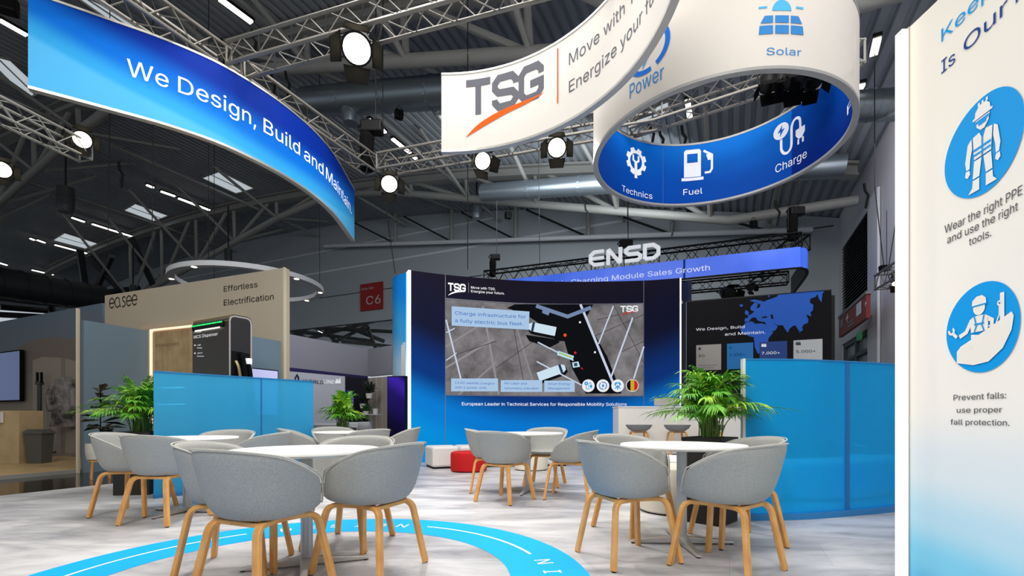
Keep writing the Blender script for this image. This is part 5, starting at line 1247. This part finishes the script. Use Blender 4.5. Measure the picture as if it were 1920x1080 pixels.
DW.text('white_letter', '1 MW', 370, 377, 649, 4, dp, 'lettering', off=.004); DW.text('white_letter', '1500 A', 370, 380, 664, 4, dp, 'lettering', off=.004)
Art().rect('white_letter', 370, 652, 379.5, 653).rect('white_letter', 370, 667.5, 383, 668.4).disc('white_letter', 366, 647.5, 1.4).disc('white_letter', 366, 662.5, 1.4).place(lambda x, y, o: DW.pm(x, y, o), dp, 'lettering', L=9)
for k, (x, zt_, r_, mt) in enumerate(((.10, 1.72, .022, 'disp_gold'), (.16, 1.84, .034, 'black_soft'), (.25, 1.74, .030, 'black_soft'))):
    P = [sideW.pos(x + d, z, o_) for d, z, o_ in ((0, zt_, .01), (.02, zt_ - .12, .05), (.05, zt_ - .5, .08), (.08, zt_ - 1.0, .09), (.05, zt_ - 1.35, .05))]; MB().tube(spline(P, 5), r_, 8).build('charging_cable', mt, dp, smooth=True)
MB().box(-.03, .03, -.03, .03, -.03, .05, Matrix.Translation(sideW.pos(.26, 1.72, .05))).build('plug_label', 'white_letter', dp)
at_base(dp, (*(C0 + du * L / 2 + dn * dep / 2), 0))
# monitor on the blue-grey wall right of the dispenser
W2 = Wall([(-4.36, 7.62), (-4.05, 8.32)], 0, 3); mo = thing('wall_monitor', 'pale lilac lit monitor right of the charging dispenser', 'monitor'); M('lilac_screen', (186, 186, 226), .3, emit=.55)
q0, q1 = W2.s_at(462), W2.s_at(517); W2.skin('casing', 'black', mo, off=.06, q0=q0, q1=q1, z0=.95, z1=W2.z_at(q0, 689), th=.05); W2.skin('display', 'lilac_screen', mo, off=.064, q0=q0 + .015, q1=q1 - .015, z0=.98, z1=W2.z_at(q0, 691)); at_base(mo, W2.pos((q0 + q1) / 2, 1.2))
# broad-leaved dark plant in a pale pot on a stand
pt = thing('leafy_plant', 'dark broad-leaved plant before the blue-grey wall at left', 'plant'); rnd = random.Random(4); lf = MB(); st = MB(); PB = Vector((-6.72, 7.75, .52))
for i in range(30):
    az = rnd.uniform(0, 2 * PI); h = rnd.uniform(.12, .85); R_ = rnd.uniform(.15, .42); d = Vector((math.cos(az), math.sin(az), 0)); b0 = PB + Vector((0, 0, h)) ; tip = b0 + d * R_ + Vector((0, 0, rnd.uniform(-.08, .15))); st.tube([PB, b0 * .6 + PB * .4, b0], .008, 5)
    sd = d.cross(Vector((0, 0, 1))) * .06; mid = b0.lerp(tip, .55) + Vector((0, 0, .04)); q = len(lf.v); lf.v += [tuple(b0), tuple(mid + sd), tuple(tip), tuple(mid - sd)]; lf.f += [(q, q + 1, q + 2), (q, q + 2, q + 3)]
M('dark_leaf', (30, 46, 30), .4); lf.build('leaves', 'dark_leaf', pt); st.build('stems', 'dark_leaf', pt); at_base(pt, PB)
pot = thing('plant_pot', 'pale pot on a wooden stand holding the dark leafy plant', 'pot', (PB.x, PB.y, -.06)); MB().lathe([(.10, .30), (.17, .32), (.19, .45), (.19, .57), (.17, .57), (.165, .5), (0, .5)], 24).build('pot', 'pouf_cream', pot, smooth=True)
for k in range(4): MB().tube([(.16 * math.cos(k * PI / 2), .16 * math.sin(k * PI / 2), 0), (.14 * math.cos(k * PI / 2), .14 * math.sin(k * PI / 2), .38)], .014, 6).build('leg', 'wood_leg', pot)
MB().lathe([(.15, .28), (.15, .31)], 20).build('stand_ring', 'wood_leg', pot)
# hanging halo lamp behind the fascia
hl = thing('halo_lamp', 'white ring-shaped hanging lamp with small bright spots above the beige wall', 'lamp'); hc = Vector(((469 - CX) / F * 13, 13, EYE + 3.55)); r = 1.78
m = MB(); R = []
for i in range(73):
    t = 2 * PI * i / 72; R.append([(hc.x + q_ * math.cos(t), hc.y + q_ * math.sin(t), hc.z + z) for q_, z in ((r - .09, 0), (r + .09, 0), (r + .09, .12), (r - .09, .12))])
m.loops(R, cap=False).build('ring', 'hall_white', hl)
for d in (258, 205, 158, 318, 335, 20, 60, 110): MB().lathe([(.055, -.006), (0, -.012)], 14, (hc.x + r * math.cos(math.radians(d)), hc.y + r * math.sin(math.radians(d)), hc.z)).build('spot_lens', 'lamp_lens', hl)
for d in (30, 150, 270): MB().tube([(hc.x + r * math.cos(math.radians(d)), hc.y + r * math.sin(math.radians(d)), hc.z + .1), (hc.x + r * math.cos(math.radians(d)), hc.y + r * math.sin(math.radians(d)), hc.z + 6.5)], .008, 5).build('wire', 'cable', hl)
at_base(hl, hc)

# ---- stand in the gap: grey header, white sign wall, dark wall, slats, furniture
M('header_grey', (150, 150, 160), .8); M('header_purple', (44, 34, 92), .6); M('sign_pale', (206, 208, 220), .6); M('navy_wall', (18, 17, 34), .5); M('slat_beige', (168, 158, 148), .7)
HA, HB, HC_ = px(500, 700, 16.8).xy, px(690, 700, 21.6).xy, px(790, 700, 19.2).xy
slab('overhead_partition', HA, HB, 2.78, 4.02, .2, 'header_grey', 'long grey header panel of the stand in the gap left of the screen wall'); slab('overhead_partition', HB, HC_, 2.78, 4.02, .2, 'header_grey', 'short grey header panel meeting the long one, beside the screen wall')
slab('purple_partition_strip', HA, HB, 2.62, 2.78, .15, 'header_purple', 'dark purple strip under the long grey header', 'trim')
SA, SB, SC_, SD = px(520, 760, 16.9).xy, px(647, 760, 19.5).xy, px(690, 760, 20.6).xy, px(790, 760, 18.6).xy
sgw, so = slab('sign_wall', SA, SB, -.06, 2.6, .1, 'sign_pale', 'pale sign wall with dark and white letters under the grey header')
M('sign_letter', (28, 30, 60), .5); sgw.text('sign_letter', 'WORLD', 568, 606, 717.5, 9.5, so, 'lettering', bold=.012, off=.02)
sgw.text('white_letter', 'LINE', 606, 625, 718.5, 9.5, so, 'lettering', bold=.012, off=.03)
for o in so.children:
    o.location = -so.location
Art().poly('white_letter', [(627, 719), (631, 710), (634, 715), (637, 708), (638, 719)]).stroke('sign_letter', [(553, 722), (553, 708), (556, 703), (559, 708), (559, 722)], 2.5).place(lambda x, y, o: sgw.pm(x, y, o), so, 'emblem', L=5, off=.03)
for o in so.children: o.location = -so.location
nw, no = slab('navy_wall', SB, SC_, -.06, 2.6, .1, 'navy_wall', 'dark navy wall with a purple arc in the stand behind')
q = nw.s_at(646); z = nw.z_at(q, 751); M('arc_purple', (86, 60, 176), .5, emit=.3); p_, n_ = nw.at(q); Art().ring('arc_purple', 0, 0, .36, .45, -80, 75).place(lambda x, y, o: nw.pos(q + .02 + x, z + y, o), no, 'arc', L=2, off=.02)
for o in no.children: o.location = -no.location
tw_, to = slab('slat_wall', SC_, SD, -.06, 2.62, .1, 'slat_beige', 'pale slatted wall with shelves of plants beside the dark totem')
for i in range(9): tw_.bar('slat', 'slat_beige', to, tw_.L * (i + .5) / 9, -.06, 2.6, .1, 0, .05)
for v, u0, u1 in ((728, 715, 725), (749, 703, 713)):
    q0, q1 = tw_.s_at(u0), tw_.s_at(u1); tw_.rail('shelf', 'slat_beige', to, tw_.z_at(q0, v), .25, .03, off=.4, q0=q0, q1=q1, n=1)
for o in to.children: o.location = -to.location
def tuft(p, r, h, lb, n=40, mat='dark_leaf', pot_m='card_white', seed=1):
    rnd = random.Random(seed); o = thing('small_plant', lb, 'plant', p); MB().lathe([(r * .35, 0), (r * .45, h * .25), (0, h * .25)], 14).build('pot', pot_m, o); m = MB()
    for i in range(n):
        az = rnd.uniform(0, 2 * PI); d = Vector((math.cos(az), math.sin(az), 0)); a_ = Vector((0, 0, h * .25)); t_ = a_ + d * r * rnd.uniform(.4, 1) + Vector((0, 0, h * rnd.uniform(.05, .75))); s_ = d.cross(Vector((0, 0, 1))) * r * .13; mm = a_.lerp(t_, .6) + Vector((0, 0, h * .12)); q = len(m.v); m.v += [tuple(a_), tuple(mm + s_), tuple(t_), tuple(mm - s_)]; m.f += [(q, q + 1, q + 2), (q, q + 2, q + 3)]
    m.build('leaves', mat, o)
tuft(tw_.pos(tw_.s_at(720), tw_.z_at(tw_.s_at(720), 748), .75), .3, .8, 'hanging green plant on the upper shelf of the slatted wall', 60, seed=2)
tuft(tw_.pos(tw_.s_at(707), tw_.z_at(tw_.s_at(707), 766), .72), .28, .75, 'green plant on the lower shelf of the slatted wall', 60, seed=3)
M('shell_white', (206, 208, 216), .5)
ht = thing('high_table', 'slim white high table among the far white chairs', 'table', px_floor(697, 838, 0) * 1.0)
zt = 15.6; P = px(697, 777, zt); ht.location = (P.x, P.y, -.06)
MB().lathe([(0, P.z + .04), (.36, P.z + .04), (.36, P.z + .07), (0, P.z + .07)], 32).build('table_top', 'shell_white', ht); MB().lathe([(.03, 0), (.03, P.z + .05)], 10).build('post', 'steel', ht); MB().lathe([(.25, 0), (.25, .02), (0, .03)], 24).build('base', 'steel', ht)
tuft((P.x - .2, P.y, P.z + .01), .22, .38, 'small green plant in a white pot on the far high table', 40, 'palm_dark', seed=5)
o = thing('white_cup', 'small white pot beside the plant on the far high table', 'pot', (P.x + .12, P.y, P.z + .01)); MB().lathe([(.07, 0), (.09, .18), (.08, .18), (.06, .02), (0, .02)], 16).build('body', 'card_white', o)
def shell_chair(u, z, rz, lb):
    p = px(u, 800, z); o = thing('white_shell_chair', lb, 'chair', (p.x, p.y, -.06), rz, 'far white shell chairs'); m = MB(); R = []
    for y, zz, w_, c in ((.22, .43, .2, 0), (.05, .45, .23, .03), (-.15, .46, .23, .05), (-.22, .52, .23, .06), (-.27, .68, .21, .05), (-.30, .85, .16, .02)):
        R.append([(x * w_, y + abs(x) ** 2 * c * 1.5 * (1 if zz > .5 else 0), zz + abs(x) ** 2 * c * (1 if zz <= .5 else 0)) for x in (-1, -.7, -.35, 0, .35, .7, 1)])
    m.loops(R, closed=False); s_ = m.build('shell', 'shell_white', o, smooth=True); so_ = s_.modifiers.new('thick', 'SOLIDIFY'); so_.thickness = .015
    for x in (-1, 1):
        for y in (-1, 1): MB().tube([(x * .1, y * .1 - .02, .43), (x * .2, y * .2 - .02, 0)], .014, 6).build('leg', 'wood_leg', o)
shell_chair(685, 14.6, .2, 'white shell chair left of the far high table, facing the camera'); shell_chair(668, 15.1, -1.4, 'white shell chair seen from the side at the far left of the high table'); shell_chair(722, 15.0, 1.5, 'white shell chair right of the far high table, beside the totem')
so_f = thing('pale_sofa', 'pale low sofa in front of the navy wall, far away', 'sofa', (px(657, 800, 17.4).x, 17.4, -.06)); MB().box(-.55, .45, -.35, .35, .1, .45).build('seat', 'shell_white', so_f, bevel=.05); MB().box(-.55, .45, .2, .4, .45, .8).build('backrest', 'shell_white', so_f, bevel=.06)
for x in (-.45, .35):
    for y in (-.25, .25): MB().box(x - .02, x + .02, y - .02, y + .02, 0, .1).build('leg', 'black', so_f)
o = thing('lounge_chair', 'pale rounded lounge chair by the smaller palm, far away', 'chair', (px(612, 800, 15.5).x, 15.5, -.06)); MB().lathe([(.3, .1), (.5, .4), (.52, .75), (.46, .78), (.4, .45), (0, .42)], 28).build('shell', 'shell_white', o, smooth=True); MB().lathe([(.25, 0), (.25, .1)], 16).build('base', 'black', o)
print('p5 ok')

# ---- stand behind: truss with blue screen band and white letters
ea, eb_ = px(912, 506, 16.8), px(1500, 449, 13.3)
ea.z = eb_.z = 5.83
tr1 = box_truss(ea, eb_, 'black box truss carrying the blue screen band and white letters', s=.42, mat='black', step=.55, r=.03)
dE = (eb_ - ea).normalized(); nE = Vector((dE.y, -dE.x, 0))
if nE.y > 0: nE = -nE
endp = eb_ + dE * .05; box_truss(endp, endp + Vector((.35, 3.2, 0)), 'black box truss going back at the right end of the blue screen band', s=.42, mat='black', step=.55, r=.03)
la, lb_ = ea.copy(), eb_.copy(); la.z = lb_.z = 4.86; box_truss(la + dE * 4, lb_ - dE * .3, 'black box truss under the blue screen band', s=.3, mat='black', step=.5, r=.024)
c2 = lb_ - dE * .1
EB = Wall(spline([tuple((ea + nE * .3 - dE * .2).xy), tuple((ea + (eb_ - ea) * .5 + nE * .3).xy), tuple((eb_ - dE * .5 + nE * .3).xy), tuple((eb_ + dE * .02 + nE * .18).xy), tuple((eb_ + dE * .22 - nE * .15).xy), tuple((eb_ + dE * .3 - nE * .9).xy), tuple((eb_ + dE * .32 - nE * 3).xy)], 8), 5.06, 5.62)
eb2 = thing('screen_band', 'long glowing blue screen band with white writing behind the screen wall', 'display')
M('band_blue', (44, 92, 214), .4, emit=.55, noise=(70, 110, 232), scale=.9)
bb = MATS['band_blue'].node_tree; bb.links.new([n for n in bb.nodes if n.type == 'VALTORGB'][0].outputs[0], bb.nodes['Principled BSDF'].inputs['Emission Color'])
EB.skin('display', 'band_blue', eb2); EB.skin('housing', 'black', eb2, off=-.004, th=.06); EB.rail('bottom_frame', 'black', eb2, 5.05, .09, .03, off=-.03)
EB.bar('dark_column', 'ink_navy', eb2, EB.s_at(1283), 5.06, 5.62, .06, 0, .006)
M('band_white', (224, 228, 234), .6, emit=.45); EB.text('band_white', 'No. 1 in Charging Module Sales Growth', 1010, 1331, 540, 12.5, eb2, 'lettering', bold=.014, off=.012)
at_base(eb2, EB.pos(3, 5.06))
el = thing('letter_sign', 'big white block letters standing on the black truss', 'sign'); EL = Wall([tuple((ea + nE * .24).xy), tuple((eb_ + nE * .24).xy)], 5.6, 6.6)
qa, qb = EL.s_at(1104), EL.s_at(1239); k = (qb - qa) / 4.32; za = EL.z_at(qa, 503)
def block(name, pts, wd, x0):
    for off, first in ((.08, 1),):
        a = Art(); a.stroke('band_white', pts, wd); fr_ = a.place(lambda x, y, o: EL.pos(qa + (x + x0) * k, za + y * k * .98, o), el, name, L=9, off=off)[0]
        so_ = fr_.modifiers.new('depth', 'SOLIDIFY'); so_.thickness = .08; so_.offset = 0
        wl = fr_.modifiers.new('weld', 'WELD'); wl.merge_threshold = .001; fr_.modifiers.move(1, 0)
block('letter', [(.98, .11), (.38, .11), (.14, .32), (.14, .72), (.38, .92), (.98, .92)], .2, 0); block('letter', [(.14, .52), (.98, .52)], .17, 0)
block('letter', [(.12, 0), (.12, .86), (.2, .9), (.78, .12), (.86, .16), (.86, 1.02)], .22, 1.12)
block('letter', [(1.0, .92), (.3, .92), (.12, .78), (.12, .66), (.3, .52), (.82, .52), (.98, .38), (.98, .24), (.82, .11), (.06, .11)], .2, 2.18)
block('letter', [(.12, .11), (.12, .92), (.62, .92), (.9, .7), (.9, .33), (.62, .11)], .22, 3.3); block('letter', [(.12, .11), (.62, .11)], .2, 3.3)
for u in (1108, 1170, 1236): q = EL.s_at(u); EL.bar('support_post', 'black', el, q, 5.6, za + .35, .03, -.06, -.02)
at_base(el, EL.pos((qa + qb) / 2, 5.9))
hoist(ea + dE * .35 + Vector((0, 0, .62)), 'black hoist at the left end of the black truss', True, .8); hoist(eb_ + Vector((-.1, 0, .75)), 'black hoist at the right end of the black truss', True, .95); hoist(px(1176, 462, 15.2) + Vector((0, .1, 0)), 'black hoist box behind the big white letters', False, .95); hoist(px(1660, 508, 10.2), 'small black hoist at right over the small silver truss', False, .5)
for u, v, z, lb in ((1368, 552, 13.2, 'black moving spotlight above the map wall'), (1408, 540, 13.6, 'small black lamp hanging under the black truss')):
    work_light(px(u, v, z), (px(u, v, z).x, 6, 1), lb, False, 1.3 if u < 1400 else .7, 'stage_lamp')
# map wall
MA, MBp = Vector(((1286 - CX) / F * 12.4, 12.4)), Vector(((1559 - CX) / F * 11.25, 11.25))
MWl = Wall([tuple(MA), tuple(MBp)], 0, EYE + 236 * 11.25 / F); mw = thing('map_wall', 'black wall with a blue world map and number tiles behind the bar', 'display wall')
M('map_black', (14, 13, 20), .5, spec=.15); MWl.skin('panel', 'map_black', mw, th=.3); MWl.bar('edge_profile', 'seam_grey', mw, 0.01, 0, MWl.z1, .02, 0, .008); MWl.bar('edge_profile', 'dark_metal', mw, MWl.L + .03, 0, MWl.z1 - .1, .1, -.4, -.05); MWl.rail('cap', 'dark_metal', mw, MWl.z1 + .015, .31, .03, off=-.15, n=1)
M('map_blue', (10, 92, 200), .5, emit=.1)
def mz(x, y): return (1240 + x / 5.333, 520 + y / 5.333)
EUR = [(880, 232), (930, 222), (985, 232), (1030, 245), (1045, 232), (1100, 215), (1160, 190), (1170, 165), (1640, 125), (1612, 160), (1600, 250), (1575, 215), (1560, 165), (1545, 195), (1490, 215), (1485, 255), (1520, 275), (1515, 330), (1490, 350), (1500, 390), (1480, 385), (1445, 370), (1470, 420), (1465, 455), (1420, 475), (1405, 505), (1418, 525), (1390, 545), (1370, 510), (1392, 570), (1365, 520), (1340, 480), (1318, 485), (1280, 515), (1265, 555), (1235, 515), (1215, 480), (1160, 478), (1115, 455), (1165, 490), (1140, 530), (1090, 545), (1125, 545), (1070, 610), (1070, 680), (1010, 755), (965, 765), (935, 700), (925, 600), (880, 590), (800, 555), (790, 520), (840, 455), (905, 440), (940, 465), (1000, 460), (1040, 470), (1085, 540), (1050, 490), (1040, 450), (985, 440), (960, 430), (945, 400), (905, 405), (870, 445), (832, 445), (835, 410), (870, 405), (862, 385), (905, 365), (930, 340), (895, 330), (890, 300), (925, 260), (950, 250), (965, 270), (950, 310), (985, 300), (990, 270), (960, 262), (930, 250)]
mapA = Art().poly('map_blue', [mz(x, y) for x, y in EUR]); mapA.poly('map_blue', [mz(*p) for p in ((780, 272), (815, 272), (812, 292), (790, 295))]).poly('map_blue', [mz(*p) for p in ((845, 325), (870, 345), (878, 370), (845, 378), (832, 355))]).poly('map_blue', [mz(*p) for p in ((1060, 175), (1085, 180), (1075, 205))])
mp_ = lambda x, y, o: MWl.pm(x, y, o)
mapA.place(mp_, mw, 'map', L=40, off=.005)
Art().poly('map_black', [mz(*p) for p in ((1000, 398), (1050, 388), (1062, 402), (1010, 408))]).poly('map_black', [mz(*p) for p in ((1090, 375), (1112, 372), (1122, 420), (1100, 412))]).place(mp_, mw, 'map_sea', L=40, off=.009)
M('tile_grey', (186, 180, 172), .6); M('tile_white', (206, 210, 212), .6); M('tile_sky', (0, 128, 206), .5); M('tile_blue', (16, 66, 146), .5)
for (x0, y0, x1, y1, mt, s1) in ((348, 680, 598, 932, 'tile_grey', -13), (656, 665, 918, 920, 'tile_sky', -14), (982, 650, 1257, 900, 'tile_blue', -15), (1320, 632, 1610, 880, 'tile_white', -17)):
    Art().poly(mt, [mz(x0, y0), mz(x1, y0 + s1), mz(x1, y1 + s1 * .6), mz(x0, y1)]).place(mp_, mw, 'number_tile', L=60, off=.012)
MWl.text('band_white', 'We Design, Build', 1305, 1396, 620.5, 7, mw, 'lettering', off=.012, bold=.01); MWl.text('band_white', 'and Maintain.', 1359, 1435, 629.5, 7.5, mw, 'lettering', off=.012, bold=.01)
for tx, u0, u1, v0, mt in (('30', 1309, 1321, 670, 'black_letter'), ('1.400+', 1367.5, 1397, 668, 'ink_navy'), ('7.000+', 1428, 1462, 665, 'band_white'), ('5.000+', 1492.5, 1529, 662, 'black_letter')): MWl.text(mt, tx, u0, u1, v0, 7, mw, 'lettering', off=.018)
MWl.text('ink_navy', '€', 1367.5, 1372, 654, 5.5, mw, 'lettering', off=.018); MWl.text('black_letter', 'Countries with direct', 1309, 1344, 686.5, 2.6, mw, 'lettering', off=.018); MWl.text('black_letter', 'sales and service', 1309, 1338, 691, 2.6, mw, 'lettering', off=.018)
I = Art().ring('black_letter', 1312, 654, 1.6, 2.6).disc('black_letter', 1311.3, 654, 1.4)
for cx, cy, mt in ((1432, 648, 'band_white'), (1496.5, 644.5, 'black_letter')):
    for dx in (-3, 0, 3): I.disc(mt, cx + dx, cy - 2, 1.3).rect(mt, cx + dx - 1.6, cy - .5, cx + dx + 1.6, cy + 2.4)
I.place(mp_, mw, 'icon', L=20, off=.018); at_base(mw, (5.9, 11.8, 0))
nb = thing('navy_banner_wall', 'narrow dark blue wall between the screen wall and the map wall', 'display wall'); NB = Wall([(((1276.5 - CX) / F) * 13.1, 13.1), (((1290 - CX) / F) * 12.7, 12.7)], 0, 4.6); M('navy_print', (14, 20, 66), .5); NB.skin('print', 'navy_print', nb, th=.1); NB.text('band_white', 'A', 1278.5, 1281.5, 571, 10, nb, 'lettering', off=.02); at_base(nb, (4.7, 12.9, 0))
bf = thing('blue_flag', 'blue hanging banner edge beside the safety panel at far right', 'banner'); M('flag_blue', (36, 66, 140), .7); a_, b_ = px(1686, 585, 9.2), px(1715, 585, 8.8); Wall([tuple(a_.xy), tuple(b_.xy)], a_.z, a_.z + .62).skin('fabric', 'flag_blue', bf, th=.02)
tag(bf)
